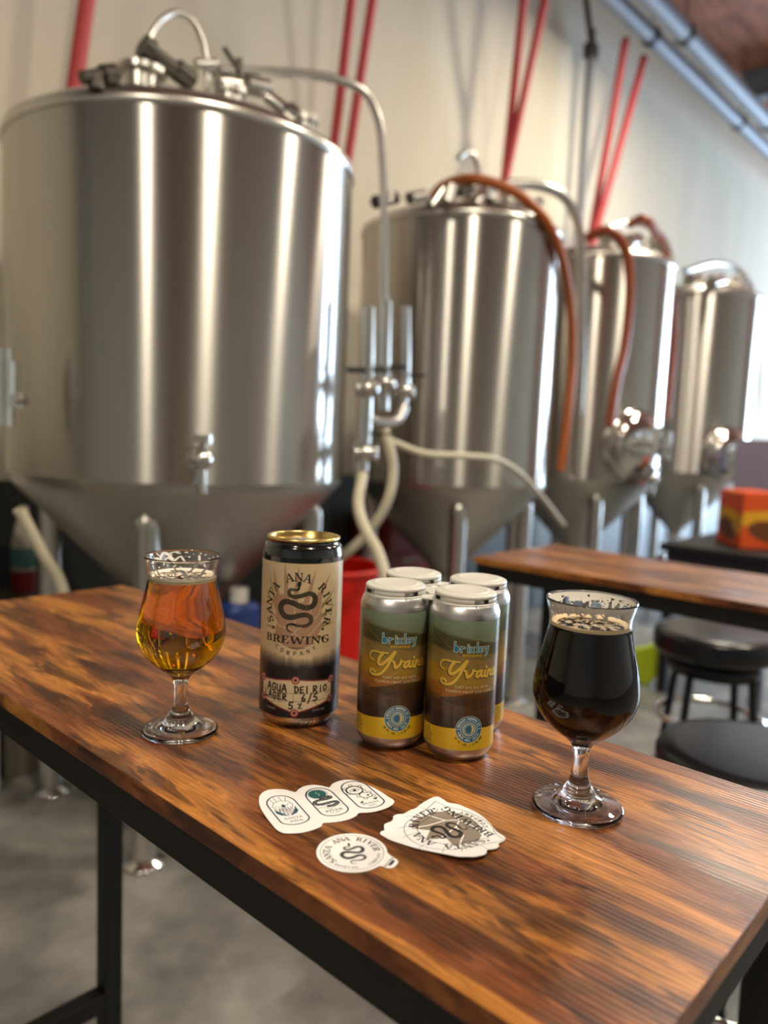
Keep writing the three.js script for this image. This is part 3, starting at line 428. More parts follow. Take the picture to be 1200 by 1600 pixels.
{ // 32 ounce can
  const R = 0.0415, H = 0.1935, x = 0.523, z = -0.590;
  const label = canvasTex(2048, 1244, (c, w, h) => {
    const Ru = 530, k = 0.6145, kv = 0.576, ux = (X) => { const d = clamp((X - 560) / Ru, -1, 1); return 1024 + Math.asin(d) * Ru * k; }, uy = (Y) => (Y - 51) * kv, map = (X, Y) => [1024 + (X - 560) * k * 1.06, uy(Y)], r = rng(5);
    c.fillStyle = '#cdb68e'; c.fillRect(0, 0, w, h);
    // soft paper mottling
    for (let n = 0; n < 500; n++) { c.fillStyle = r() < 0.5 ? 'rgba(225,205,165,0.05)' : 'rgba(150,125,90,0.04)'; c.beginPath(); c.ellipse(r() * w, r() * h, 40 + 120 * r(), 20 + 60 * r(), r() * 3, 0, 7); c.fill(); }
    // skeletal hand with agave leaves behind the lettering
    const leaf = (ax, ay, bx, by, wd, col) => { const [x0, y0] = map(ax, ay), [x1, y1] = map(bx, by), dx = x1 - x0, dy = y1 - y0, m = Math.hypot(dx, dy), nx = -dy / m * wd, ny = dx / m * wd; c.fillStyle = col; c.beginPath(); c.moveTo(x1, y1); c.quadraticCurveTo(x0 + dx * 0.45 + nx, y0 + dy * 0.45 + ny, x0 + nx * 0.8, y0 + ny * 0.8); c.lineTo(x0 - nx * 0.8, y0 - ny * 0.8); c.quadraticCurveTo(x0 + dx * 0.45 - nx, y0 + dy * 0.45 - ny, x1, y1); c.fill(); };
    const tan = '#a98468', tan2 = '#b08e72', olive = '#8f7e58';
    for (const [bx, by, wd] of [[215, 130, 26], [385, 40, 30], [560, 60, 28], [770, 120, 28], [975, 180, 28], [130, 190, 18]]) leaf(500 + (bx - 540) * 0.35, 900, bx, by, wd, tan);
    for (const [bx, by] of [[1065, 410], [1095, 630], [1060, 880], [1000, 1130], [60, 430], [90, 690], [85, 960]]) leaf(560, 980, bx, by, 26, bx > 500 ? olive : tan2);
    c.fillStyle = tan; c.beginPath(); [[250, 520], [300, 900], [270, 1040], [360, 1180], [560, 1250], [740, 1170], [860, 960], [850, 480], [800, 430], [760, 700], [640, 560], [520, 640], [400, 470]].forEach((p, i) => c[i ? 'lineTo' : 'moveTo'](...map(...p))); c.fill();
    c.strokeStyle = '#d9c094'; c.lineWidth = 4.5; for (const L of [[[240, 640], [260, 830], [330, 930], [480, 950], [520, 1010], [560, 960], [700, 860], [820, 760], [850, 600]], [[520, 1010], [530, 880], [520, 640], [500, 560]], [[700, 860], [720, 640], [690, 420]], [[520, 1010], [640, 1100], [730, 1010], [850, 860], [980, 760]], [[520, 1010], [420, 1150], [300, 1200]]]) { c.beginPath(); L.forEach((p, i) => c[i ? 'lineTo' : 'moveTo'](...map(...p))); c.stroke(); }
    // dark ink wash rising from the bottom in ragged brush strokes
    const wash = vnoise(91); for (let i = 0; i < w; i += 2) { const e = 1330 + 120 * (fbm(wash, i / 210, 3, 3) - 0.5) + 70 * (fbm(wash, i / 21, 9, 3) - 0.5), f = 1480 + 60 * (fbm(wash, i / 60, 40, 3) - 0.5), side = Math.min(1, Math.abs(i - 1000) / 560); const e2 = e - 130 * side * side; const g = c.createLinearGradient(0, uy(e2), 0, uy(f + 60)); g.addColorStop(0, 'rgba(70,58,56,0)'); g.addColorStop(0.35, 'rgba(70,58,56,0.55)'); g.addColorStop(0.8, 'rgba(30,25,28,0.97)'); g.addColorStop(1, '#181518'); c.fillStyle = g; c.fillRect(i, uy(e2), 2, h); }
    // lettering
    c.fillStyle = '#15110f'; c.textAlign = 'center'; c.textBaseline = 'middle'; const cx = 1024, cy = uy(690);
    c.font = 'bold 96px serif'; arcText(c, 'SANTA ANA RIVER', cx, cy, 262, -1.95, 1.95);
    for (const a of [-2.22, 2.22]) { c.beginPath(); c.arc(cx + 262 * Math.sin(a), cy - 262 * Math.cos(a), 11, 0, 7); c.fill(); }
    fitText(c, 'BREWING', cx - 4, uy(1110), 570, 'bold 88px serif'); c.fillRect(cx - 62, uy(1212), 124, 6);
    c.font = 'bold 46px monospace'; arcText(c, 'COMPANY', cx - 14, uy(800), 286, Math.PI + 0.56, Math.PI - 0.56, true);
    snake(c, (X, Y) => [1024 + (X - 545) * k * 1.0, uy(Y)], '#120f0e', '#b9a078');
    // hand-written panel with red border
    const Y = (y) => uy(1371 + y), X = (x2) => 1024 + (x2 - 490) * 0.70, poly = (gx, gy, st) => { c.fillStyle = st; c.beginPath(); [[60 - gx, 350 - gy], [430, 310 - gy], [550, 310 - gy], [920 + gx, 350 - gy], [940 + gx, 380], [940 + gx, 570], [905 + gx, 610 + gy], [540, 735 + gy], [440, 735 + gy], [75 - gx, 610 + gy], [40 - gx, 570], [40 - gx, 380]].forEach((p, i) => c[i ? 'lineTo' : 'moveTo'](X(p[0]), Y(p[1]))); c.fill(); };
    poly(14, 22, '#8c3b33'); poly(2, 4, '#d3bf9b');
    for (const [a, b] of [[490, 300], [485, 765], [40, 330], [940, 330], [50, 610], [930, 610]]) { c.fillStyle = '#8c3b33'; c.beginPath(); c.arc(X(a), Y(b), 34, 0, 7); c.fill(); c.fillStyle = '#d0958a'; c.beginPath(); c.arc(X(a), Y(b), 23, 0, 7); c.fill(); c.fillStyle = '#5b1c1a'; c.beginPath(); c.arc(X(a), Y(b), 14, 0, 7); c.fill(); }
    c.strokeStyle = '#4a3d2f'; c.lineWidth = 3; for (const L of [[[45, 490], [940, 490]], [[45, 600], [940, 600]], [[470, 490], [470, 600]], [[260, 600], [190, 665]], [[690, 600], [770, 680]]]) { c.beginPath(); L.forEach((p, i) => c[i ? 'lineTo' : 'moveTo'](X(p[0]), Y(p[1]))); c.stroke(); }
    c.fillStyle = '#6a5a44'; c.font = '18px monospace'; c.textAlign = 'left'; c.fillText('TITLE', X(60), Y(455)); c.fillText('DATE', X(855), Y(515)); c.fillText('ABV', X(285), Y(622));
    c.strokeStyle = '#0d0b0c'; c.lineWidth = 12; c.lineCap = c.lineJoin = 'round'; pen(c, 'AGUA', X(135), Y(372), 39, 60, 0.2); pen(c, 'DEl', X(478), Y(385), 36, 56); pen(c, 'RiO', X(690), Y(385), 42, 54); pen(c, 'LAGER', X(85), Y(500), 37, 52, 0.22); pen(c, '6/5', X(560), Y(500), 40, 58, 0.2); pen(c, '5', X(415), Y(612), 42, 56); pen(c, '%', X(525), Y(622), 32, 46);
    c.fillStyle = '#8f8577'; c.font = 'bold 27px sans-serif'; c.textAlign = 'left'; c.fillText('1 QUART', X(100), Y(735)); c.fillText('32 FL OZ', X(690), Y(735));
  });
  const t = thing('tall_can', 'tall 32 ounce cream and black can with coiled snake and gold lid', 'can', [x, 1.0003, z], undefined, facing(x, z) - 0.09);
  const { base, neck } = canGeo(R, H, 0.0372, 0.0155), black = phys({ color: 0x0b0d10, roughness: 0.16, clearcoat: 1, clearcoatRoughness: 0.06 });
  part('can_base', lathe([[0.0001, 0.008], ...base], 96), std({ color: new THREE.Color().setRGB(0.62, 0.58, 0.54), metalness: 1, roughness: 0.22 }), t, 'bare silver base');
  part('can_wall', wrapGeo(R, 0.0125, H - 0.0185), M.aluminium, t); part('neck', lathe(neck, 96), black, t, 'glossy black neck');
  part('label', wrapGeo(R + 0.00015, 0.0125, 0.1700), phys({ map: label, roughness: 0.34, clearcoat: 0.35, clearcoatRoughness: 0.2 }), t, 'cream paper label with snake and hand-written panel');
  part('black_band', wrapGeo(R + 0.0001, 0.1700, H - 0.0183), black, t);
  const lid = part('lid', lidGeo(0.0374, H), M.goldLid, t, 'gold lid'); part('pull_tab', tabGeo(H - 0.0052, 1.05).rotateY(1.2), M.aluminium, lid);
}
// four-pack of pint cans under a plastic carrier
const canLabel = canvasTex(2048, 1192, (c, w, h) => {
  const s = 5.52, y = (p) => (p - 971) * s, cx = 1024, r = rng(8);
  const g = c.createLinearGradient(0, 0, 0, h); [[0, '#7c8c74'], [0.10, '#6e7658'], [0.2, '#5e5a34'], [0.34, '#8a743e'], [0.47, '#a17e2c'], [0.55, '#8a6228'], [0.64, '#4c3420'], [0.74, '#33221c'], [1, '#2a1c19']].forEach(([a, b]) => g.addColorStop(a, b)); c.fillStyle = g; c.fillRect(0, 0, w, h);
  // translucent printed facets
  const facet = (P2, st) => { c.fillStyle = st; c.beginPath(); P2.forEach(([a, b], i) => c[i ? 'lineTo' : 'moveTo'](cx + a, y(b))); c.fill(); };
  for (const o of [-1024, 0, 1024]) {
    facet([[o - 420, 985], [o + 330, 1012], [o + 420, 990], [o + 500, 971], [o - 420, 971]], 'rgba(150,172,150,0.35)');
    facet([[o - 420, 990], [o + 360, 1014], [o + 360, 1030], [o - 420, 1018]], 'rgba(58,48,18,0.5)'); facet([[o - 420, 1018], [o - 60, 1030], [o + 200, 1040], [o - 420, 1046]], 'rgba(160,130,60,0.45)');
    facet([[o - 420, 1046], [o - 120, 1050], [o - 160, 1076], [o - 420, 1076]], 'rgba(190,140,20,0.55)'); facet([[o - 420, 1076], [o + 40, 1088], [o - 250, 1100], [o - 420, 1096]], 'rgba(170,96,26,0.55)');
    facet([[o + 60, 1040], [o + 520, 1020], [o + 520, 1085], [o + 120, 1090]], 'rgba(150,124,80,0.45)'); facet([[o - 300, 1104], [o + 60, 1086], [o + 420, 1098], [o + 100, 1120]], 'rgba(30,18,14,0.45)'); facet([[o - 420, 1120], [o + 200, 1104], [o + 500, 1112], [o + 100, 1140]], 'rgba(96,66,38,0.35)');
    c.strokeStyle = 'rgba(214,200,140,0.45)'; c.lineWidth = 3; for (const [a, b, e, f] of [[-400, 990, 60, 1056], [-330, 1020, -40, 1060], [-330, 1106, 20, 1066], [150, 1078, 420, 1102], [200, 1085, 480, 1030], [250, 975, 140, 1024]]) { c.beginPath(); c.moveTo(cx + o + a, y(b)); c.lineTo(cx + o + e, y(f)); c.stroke(); }
  }
  // yellow foot band with a slightly wavy top
  c.fillStyle = '#dcb62a'; c.beginPath(); c.moveTo(0, h); for (let i = 0; i <= w; i += 16) c.lineTo(i, y(1152) - 14 * Math.cos((i - cx) / w * 4 * Math.PI)); c.lineTo(w, h); c.fill();
  // side panels of tiny print on the back of the band and a pale seam
  c.fillStyle = '#cfc4b4'; c.fillRect(cx + 640, 0, 90, h); c.fillStyle = '#5c6a3a'; for (let i = 0; i < 7; i++) for (const o of [-470, 500]) c.fillRect(cx + o, y(1158) + i * 22, 70 + 50 * r(), 9);
  c.textAlign = 'center'; c.textBaseline = 'middle';
  // brewery word mark in rounded strokes with pale outline
  const B = { b: [[[0, -0.9], [0, 1]], [[0, 0.15], [0.5, 0.05], [0.75, 0.5], [0.5, 1], [0, 0.9]]], r: [[[0, 0], [0, 1]], [[0, 0.45], [0.25, 0.08], [0.65, 0.1]]], i: [[[0.1, 0], [0.1, 1]], [[0.1, -0.5], [0.1, -0.42]]], x: [[[0, 0], [0.7, 1]], [[0.7, 0], [0, 1]]], l: [[[0.1, -0.9], [0.1, 1]]], e: [[[0.65, 0.05], [0.1, 0.05], [0.05, 0.95], [0.65, 0.95]], [[0.08, 0.5], [0.55, 0.5]]], y: [[[0, 0], [0.1, 0.75], [0.6, 0.8], [0.75, 0]], [[0.72, 0.2], [0.45, 1.6], [0.1, 1.7]]] };
  const word = (lw, st) => { c.strokeStyle = st; c.lineWidth = lw; c.lineCap = c.lineJoin = 'round'; let x = cx - 168; for (const ch of 'brixley') { for (const q of B[ch]) { c.beginPath(); q.forEach(([a, b], i) => c[i ? 'lineTo' : 'moveTo'](x + a * 46, y(1013.5) + b * 44)); c.stroke(); } x += (ch === 'i' || ch === 'l' ? 26 : 58); } };
  word(22, '#c9d3b0'); word(12, '#2b78a6'); c.fillStyle = '#2b78a6'; c.beginPath(); c.ellipse(cx - 152, y(1017), 16, 26, 0.2, 0, 7); c.fill();
  c.fillStyle = '#d9ae34'; fitText(c, 'BREWING', cx - 4, y(1027.5), 190, 'bold 30px sans-serif');
  // flowing script name
  const script = (dx, dy, lw, st) => { c.strokeStyle = st; c.lineCap = c.lineJoin = 'round'; const X = (a) => cx - 315 + a + dx, Y = (b) => y(1036) + b + dy, S = (L, k) => { c.lineWidth = lw * k; c.beginPath(); c.moveTo(X(L[0]), Y(L[1])); for (let i = 2; i < L.length; i += 6) c.bezierCurveTo(X(L[i]), Y(L[i + 1]), X(L[i + 2]), Y(L[i + 3]), X(L[i + 4]), Y(L[i + 5])); c.stroke(); };
    S([52, 96, 20, 100, -6, 60, 30, 26, 66, -4, 120, 30, 196, 14], 0.72); S([150, 20, 110, 70, 96, 120, 120, 132, 156, 140, 214, 60, 262, 4], 1.15); S([262, 4, 220, 90, 190, 170, 140, 214, 100, 246, 30, 240, 26, 206, 30, 176, 70, 190, 76, 206], 1.0);
    S([250, 92, 262, 100, 266, 140, 270, 152, 300, 140, 324, 110, 322, 86], 0.95); S([322, 86, 330, 96, 340, 96, 352, 92], 0.6); S([404, 96, 372, 84, 346, 120, 356, 146, 376, 160, 400, 120, 410, 94], 0.9); S([410, 94, 400, 130, 398, 156, 424, 146], 0.9); S([448, 94, 438, 124, 432, 158, 460, 146], 0.95); S([456, 62, 457, 63, 458, 64, 458, 64], 1.0);
    S([482, 94, 476, 120, 472, 140, 468, 154], 0.95); S([474, 130, 490, 96, 520, 84, 516, 110, 510, 134, 504, 158, 534, 146], 0.9); S([546, 128, 580, 120, 590, 92, 566, 90, 540, 96, 532, 156, 566, 154, 586, 150, 596, 138, 602, 130], 0.9); };
  script(-7, 7, 27, '#3f3b34'); script(0, 0, 25, '#e2bd45');
  c.fillStyle = '#cbbf97'; fitText(c, 'TART WIT ALE WITH', cx + 10, y(1080.5), 330, 'bold 30px serif'); fitText(c, 'PASSION FRUIT AND CITRUS', cx + 0, y(1088), 470, 'bold 32px serif');
  // round moon emblem
  const ey = y(1151), R = 122; for (const [q, st] of [[R + 4, '#cfd2b8'], [R, '#2d6d93'], [R * 0.67, '#c9cfae'], [R * 0.62, '#2d6d93'], [R * 0.52, '#c9cfae'], [R * 0.44, '#2d6d93'], [R * 0.385, '#c9cfae'], [R * 0.33, '#2d6d93']]) { c.fillStyle = st; c.beginPath(); c.arc(cx, ey, q, 0, 7); c.fill(); }
  c.fillStyle = '#e0c75a'; c.beginPath(); c.arc(cx + 5, ey, R * 0.3, -1.4, 1.4); c.quadraticCurveTo(cx + 34, ey, cx + 12, ey - R * 0.29); c.fill();
  c.fillStyle = '#dfe4cf'; c.font = 'bold 27px sans-serif'; arcText(c, 'BRIXLEY BREWING CO.', cx, ey, R * 0.83, -1.33, 1.33); arcText(c, 'SANTA ANA, CALIF.', cx, ey, R * 0.83, Math.PI + 1.2, Math.PI - 1.2, true); for (const a of [-1.6, 1.6]) c.fillRect(cx + R * 0.83 * Math.sin(a) - 16, ey - 3, 32, 5);
  c.fillStyle = '#33502f'; c.font = 'bold 32px sans-serif'; arcText(c, '16 FL. OZ. | 5.0% ABV', cx, ey, R * 1.2, Math.PI + 1.0, Math.PI - 1.0, true);
});
const PACK = [[0.579, -0.421, 0.30, 'silver pint can in front of the pack, nearest the crest sticker'], [0.549, -0.483, 0.22, 'silver pint can in the pack beside the tall can'], [0.641, -0.451, 2.25, 'silver pint can in the pack beside the stout glass'], [0.611, -0.513, 1.4, 'silver pint can hidden at the back of the pack']];
const pintParts = (() => { const R = 0.0333, H = 0.1565, { base, neck } = canGeo(R, H, 0.0264, 0.0165); return { base: lathe([[0.0001, 0.008], ...base], 80), wall: wrapGeo(R, 0.0125, H - 0.0195), neck: lathe(neck, 80), label: wrapGeo(R + 0.00015, 0.0135, H - 0.0215), lid: lidGeo(0.0266, H), tab: tabGeo(H - 0.0052, 0.85) }; })();
M.pintLabel = phys({ map: canLabel, roughness: 0.32, metalness: 0.25, clearcoat: 0.5, clearcoatRoughness: 0.15 });
for (const [x, z, off, label] of PACK) {
  const t = thing('pint_can', label, 'can', [x, 1.0003, z], 'cans of the four-pack', facing(x, z) + off), p = pintParts;
  part('can_base', p.base, M.aluminium, t); part('can_wall', p.wall, M.aluminium, t); part('neck', p.neck, M.aluminium, t, 'bare aluminium neck'); part('label', p.label, M.pintLabel, t, 'green, gold and brown printed wrap'); const lid = part('lid', p.lid, M.aluminium, t); part('pull_tab', p.tab, M.aluminium, lid);
}
{ // moulded plastic carrier clipped over the four lids
  const cx = 0.595, cz = -0.467, t = thing('can_carrier', 'cream moulded plastic carrier clipped over the four pint cans', 'carrier', [cx, 1.1441, cz]);
  const r = 0.0292, top = lathe([[0.0001, 0.0136], [0.0172, 0.0136], [0.0182, 0.0146], [0.0205, 0.0150], [0.0222, 0.0146], [0.0230, 0.0136], [0.0268, 0.0136], [r - 0.0006, 0.0128], [r, 0.0116], [r, 0.0096], [r - 0.0012, 0.0096], [r - 0.0012, 0.0116], [0.0268, 0.0124], [0.0001, 0.0124]], 72), low = lathe([[r - 0.0012, 0.0054], [r, 0.0054], [r + 0.0006, 0.0040], [r + 0.0004, 0.0008], [r - 0.0008, 0.0], [r - 0.0016, 0.0008], [r - 0.0012, 0.0054]], 72);
  for (const [x, z] of PACK) { const g = new THREE.Group(); g.name = 'cap'; g.position.set(x - cx, 0, z - cz); g.rotation.y = facing(x, z); t.add(g); const strips = []; for (let k = 0; k < 4; k++) strips.push(lathe([[r - 0.0012, 0.0054], [r, 0.0054], [r, 0.0096], [r - 0.0012, 0.0096], [r - 0.0012, 0.0054]], 20, k * Math.PI / 2 + 0.56 + 0.26, Math.PI / 2 - 0.52)); part('cap_shell', merge([top, low, ...strips]), M.carrier, g); part('grip_rib', merge([0, 1, 2, 3, 4, 5].map((k) => rbox(0.0016, 0.005, 0.0012, 0.0004, 0, 0.003, r + 0.0006, 2).rotateY(k * Math.PI / 3 + 0.35))), M.carrier, g); }
  const web = new THREE.Shape(); const d = 0.017; web.moveTo(-d, 0); web.quadraticCurveTo(0, 0.006, 0, d); web.quadraticCurveTo(0.006, 0, d, 0); web.quadraticCurveTo(0, -0.006, 0, -d); web.quadraticCurveTo(-0.006, 0, -d, 0);
  const a = Math.atan2(0.062, 0.030), bridges = []; for (const [i, j] of [[0, 1], [0, 2], [1, 3], [2, 3]]) { const p = PACK[i], q = PACK[j], ang = Math.atan2(q[0] - p[0], q[1] - p[1]); bridges.push(rbox(0.018, 0.0022, 0.020, 0.0009, 0, 0.0030, 0, 2).rotateY(ang).translate((p[0] + q[0]) / 2 - cx, 0, (p[1] + q[1]) / 2 - cz)); }
  part('web', merge([...bridges, new THREE.ExtrudeGeometry(web, { depth: 0.0022, bevelEnabled: false, curveSegments: 10 }).rotateX(-Math.PI / 2).rotateY(Math.PI / 4 - a).translate(0, 0.002, 0), rbox(0.03, 0.0022, 0.03, 0.0009, 0, 0.003, 0, 2).rotateY(a)]), M.carrier, t);
}

// ---------------------------------------------------------------- stickers lying on the table
function sticker(name, label, cx, cz, rot, outline, S, draw, lift) { // outline in millimetres, x right and y up in the artwork
  const pts = new THREE.CatmullRomCurve3(outline.map((p) => V(p[0], p[1], 0)), true, 'centripetal').getPoints(160).slice(0, -1), N = pts.length, T = 14, pos = [], uv = [], idx = [];
  const add = (X, Y, dy) => { pos.push(X / 1000, lift(X, Y) / 1000 + dy, -Y / 1000); uv.push(0.5 + X / S, 0.5 + Y / S); };
  add(0, 0, 0.0004); for (let k = 1; k <= T; k++) for (let i = 0; i < N; i++) add(pts[i].x * k / T, pts[i].y * k / T, 0.0004);
  for (let i = 0; i < N; i++) { const j = (i + 1) % N; idx.push(0, 1 + i, 1 + j); for (let k = 1; k < T; k++) { const a = 1 + (k - 1) * N, b = 1 + k * N; idx.push(a + i, b + i, b + j, a + i, b + j, a + j); } }
  const g = new THREE.BufferGeometry(); g.setAttribute('position', new THREE.Float32BufferAttribute(pos, 3)); g.setAttribute('uv', new THREE.Float32BufferAttribute(uv, 2));
  let area = 0; for (let i = 0; i < N; i++) { const a = pts[i], b = pts[(i + 1) % N]; area += a.x * b.y - b.x * a.y; } if (area < 0) for (let i = 0; i < idx.length; i += 3) [idx[i + 1], idx[i + 2]] = [idx[i + 2], idx[i + 1]];
  g.setIndex(idx); g.computeVertexNormals();
  const t = thing(name, label, 'sticker', [cx, 1.0002, cz], 'stickers on the table', rot), tex = canvasTex(1024, 1024, (c, w) => { c.fillStyle = '#efecea'; c.fillRect(0, 0, w, w); c.save(); c.translate(w / 2, w / 2); c.scale(w / S, w / S); draw(c); c.restore(); });
  part('printed_face', g, std({ map: tex, roughness: 0.42, side: THREE.DoubleSide }), t);
  const b = g.clone(), bp = b.attributes.position; for (let i = 0; i < bp.count; i++) bp.setY(i, bp.getY(i) - 0.0004); const bi = b.index.array.slice(); for (let i = 0; i < bi.length; i += 3) [bi[i + 1], bi[i + 2]] = [bi[i + 2], bi[i + 1]];
  const edge = []; const e0 = 1 + (T - 1) * N, pp = [], ii = []; for (let i = 0; i < N; i++) { const k = e0 + i; pp.push(pos[3 * k], pos[3 * k + 1], pos[3 * k + 2], pos[3 * k], pos[3 * k + 1] - 0.0004, pos[3 * k + 2]); } for (let i = 0; i < N; i++) { const j = (i + 1) % N; ii.push(2 * i, 2 * i + 1, 2 * j, 2 * j, 2 * i + 1, 2 * j + 1); }
  b.setIndex([...bi]); b.computeVertexNormals(); const s = new THREE.BufferGeometry(); s.setAttribute('position', new THREE.Float32BufferAttribute(pp, 3)); s.setAttribute('uv', new THREE.Float32BufferAttribute(new Array(N * 4).fill(0), 2)); s.setIndex(ii); s.computeVertexNormals();
  part('backing', merge([b, s]), std({ color: 0xece8e3, roughness: 0.6, side: THREE.DoubleSide }), t); return t;
}
const poly = (c, L, close = true) => { c.beginPath(); L.forEach((p, i) => c[i ? 'lineTo' : 'moveTo'](p[0], -p[1])); if (close) c.closePath(); };
const arch = (c, x, y, w, h, lean) => { c.beginPath(); c.moveTo(x - w + lean, y + h * 0.55); c.lineTo(x - w, y - h * 0.35); c.bezierCurveTo(x - w, y - h * 1.12, x + w, y - h * 1.12, x + w, y - h * 0.35); c.lineTo(x + w + lean, y + h * 0.55); c.bezierCurveTo(x + w + lean, y + h * 1.0, x - w + lean, y + h * 1.0, x - w + lean, y + h * 0.55); c.closePath(); };
const smallSnake = (c, ox, oy, s, col = '#14161b', ln = '#cfcac0') => { c.save(); c.translate(ox, oy); c.scale(s, s); snake(c, (X, Y) => [X - 560, Y - 660], col, ln); c.restore(); };
sticker('arch_sticker', 'white sticker of three joined arches showing a hand, a snake and a molecule', 0.408, -0.4325, -21.4 * Math.PI / 180,
  [[-44.4, 17.5], [-40, 29], [-33, 35.2], [-25.4, 35.3], [-17.6, 31.7], [-13, 26.4], [-11, 24.5], [-6.7, 28.6], [-0.5, 32], [7.1, 31.8], [13, 28], [17, 23.5], [19, 22], [22.9, 26.9], [31.2, 30], [37.9, 29.3], [45, 23.7], [50.5, 12.9], [54.6, 0.4], [57.2, -12.8], [58.5, -20.6], [55.9, -24.8], [49.7, -28.3], [39.7, -30.1], [30.8, -29.3], [24, -27.2], [20.4, -30.3], [12.9, -33.1], [4.4, -33.4], [-3.6, -32.2], [-8, -31.2], [-11, -34.9], [-18.5, -37.8], [-26.7, -38.9], [-34.6, -37.7], [-41.1, -34.9], [-44.2, -29.7], [-45.4, -20], [-46.2, -6.6], [-46, 8.2]], 124,
  (c) => {
    const navy = '#1c2747'; c.lineJoin = c.lineCap = 'round'; c.strokeStyle = navy; c.textAlign = 'center'; c.textBaseline = 'middle';
    for (const [x, y] of [[-28, 2], [6, 0], [38, 0]]) { c.lineWidth = 1.15; arch(c, x, y, 11.8, 27, 1.5); c.stroke(); }
    // skeletal hand among leaves
    c.strokeStyle = '#2b3350'; c.lineWidth = 0.45; for (let k = -2; k <= 2; k++) { poly(c, [[-29 + k * 1.6, 2], [-29 + k * 3, -8 - (2 - Math.abs(k)) * 1.2], [-28 + k * 3, -9.5], [-27.6 + k * 2.2, 2]], false); c.stroke(); }
    poly(c, [[-37, 6], [-34, 12], [-28, 14], [-22, 12], [-20, 6], [-22, 0], [-28, -2], [-34, 0]]); c.stroke(); for (const L of [[[-34, 12], [-36, 20]], [[-31, 13], [-32, 22]], [[-27, 14], [-27, 21]], [[-24, 12], [-22, 19]], [[-35, 6], [-29, 3], [-22, 8]]]) { poly(c, L, false); c.stroke(); }
    c.fillStyle = '#23506a'; for (const [s, b] of [[-1, 0], [1, 0], [-1, 3], [1, 3]]) { c.beginPath(); c.moveTo(-28, 12); c.quadraticCurveTo(-28 + s * (9 + b), 8, -28 + s * (9 - b * 0.3), -3 + b); c.quadraticCurveTo(-28 + s * (6 + b), 6, -28, 12); c.fill(); }
    c.fillStyle = '#1d4c58'; c.beginPath(); c.ellipse(-28, -5, 1.5, 2.6, 0, 0, 7); c.fill();
    // moon and snake over water
    c.fillStyle = '#1f5d5c'; c.beginPath(); c.arc(4.5, -14.5, 7.6, 0, 7); c.fill(); c.strokeStyle = '#17414a'; c.lineWidth = 0.35; c.beginPath(); c.arc(4.5, -14.5, 8.5, 0, 7); c.stroke(); c.strokeStyle = '#d8e2dc'; c.beginPath(); c.moveTo(5, -19); c.lineTo(4, -16); c.lineTo(6, -14); c.lineTo(5, -11); c.stroke();
    c.strokeStyle = '#12151c'; for (const [lw, st] of [[3.4, '#12151c'], [0.4, '#b9c0bd']]) { c.lineWidth = lw; c.strokeStyle = st; c.beginPath(); c.moveTo(5, -7); c.bezierCurveTo(16, -10, 15, -3, 6, -4); c.bezierCurveTo(-6, -5, -5, 4, 4, 3); c.bezierCurveTo(12, 2, 15, 1, 15, 5); c.bezierCurveTo(12, 8, 8, 8, 6, 8); c.stroke(); }
    c.strokeStyle = '#2b3350'; c.lineWidth = 0.4; for (const y of [2, 5, 9]) { c.beginPath(); c.moveTo(-4.5, y); c.quadraticCurveTo(0, y - 3, 6, y + 4); c.quadraticCurveTo(12, y - 1, 17.5, y); c.stroke(); }
    // molecule with an eye
    c.strokeStyle = '#15181f'; c.lineWidth = 1.5; c.beginPath(); c.arc(36, -9, 7, 0, 7); c.stroke(); c.lineWidth = 0.9; poly(c, [[39, 3], [46, 1], [47, -6], [39, -7], [35, -2]]); c.stroke(); c.fillStyle = '#f4f1ee'; c.lineWidth = 0.6; for (const [x, y] of [[29, -14], [36, -18], [43, -14], [43.5, -6], [28.5, -5], [35, 2], [47, 6], [39, 7.5], [46, -1]]) { c.beginPath(); c.arc(x, y, 1.5, 0, 7); c.fill(); c.stroke(); }
    c.lineWidth = 0.5; c.beginPath(); c.moveTo(31.5, -9); c.quadraticCurveTo(36, -13.5, 40.5, -9); c.quadraticCurveTo(36, -5, 31.5, -9); c.stroke(); c.fillStyle = '#15181f'; c.beginPath(); c.arc(36, -9, 1.6, 0, 7); c.fill(); c.beginPath(); c.arc(43, 3, 1.2, 0, 7); c.fill(); c.beginPath(); c.moveTo(31, 13); c.lineTo(35, 10); c.lineTo(34, 14); c.fill(); c.beginPath(); c.moveTo(44, 10); c.lineTo(49, 9); c.lineTo(46, 13); c.fill();
    c.fillStyle = '#5b6070'; c.font = 'bold 4.4px serif'; const tx = (s, x, y, w) => { const m = c.measureText(s).width; c.save(); c.translate(x, y); c.scale(w / m, 1); c.fillText(s, 0, 0); c.restore(); };
    tx('SANTA', -26.5, 15.5, 15); tx('ANA', -26, 20.5, 11); tx('RIVER', 7.5, 15.5, 15); c.font = '2.6px sans-serif'; tx('EST 2020', 7.5, 19.5, 8); c.font = 'bold 3.6px serif'; tx('BREWING', 39.5, 16, 15); tx('CO.', 40, 20, 7);
  }, (X, Y) => 0.1 + 0.00035 * X * X);
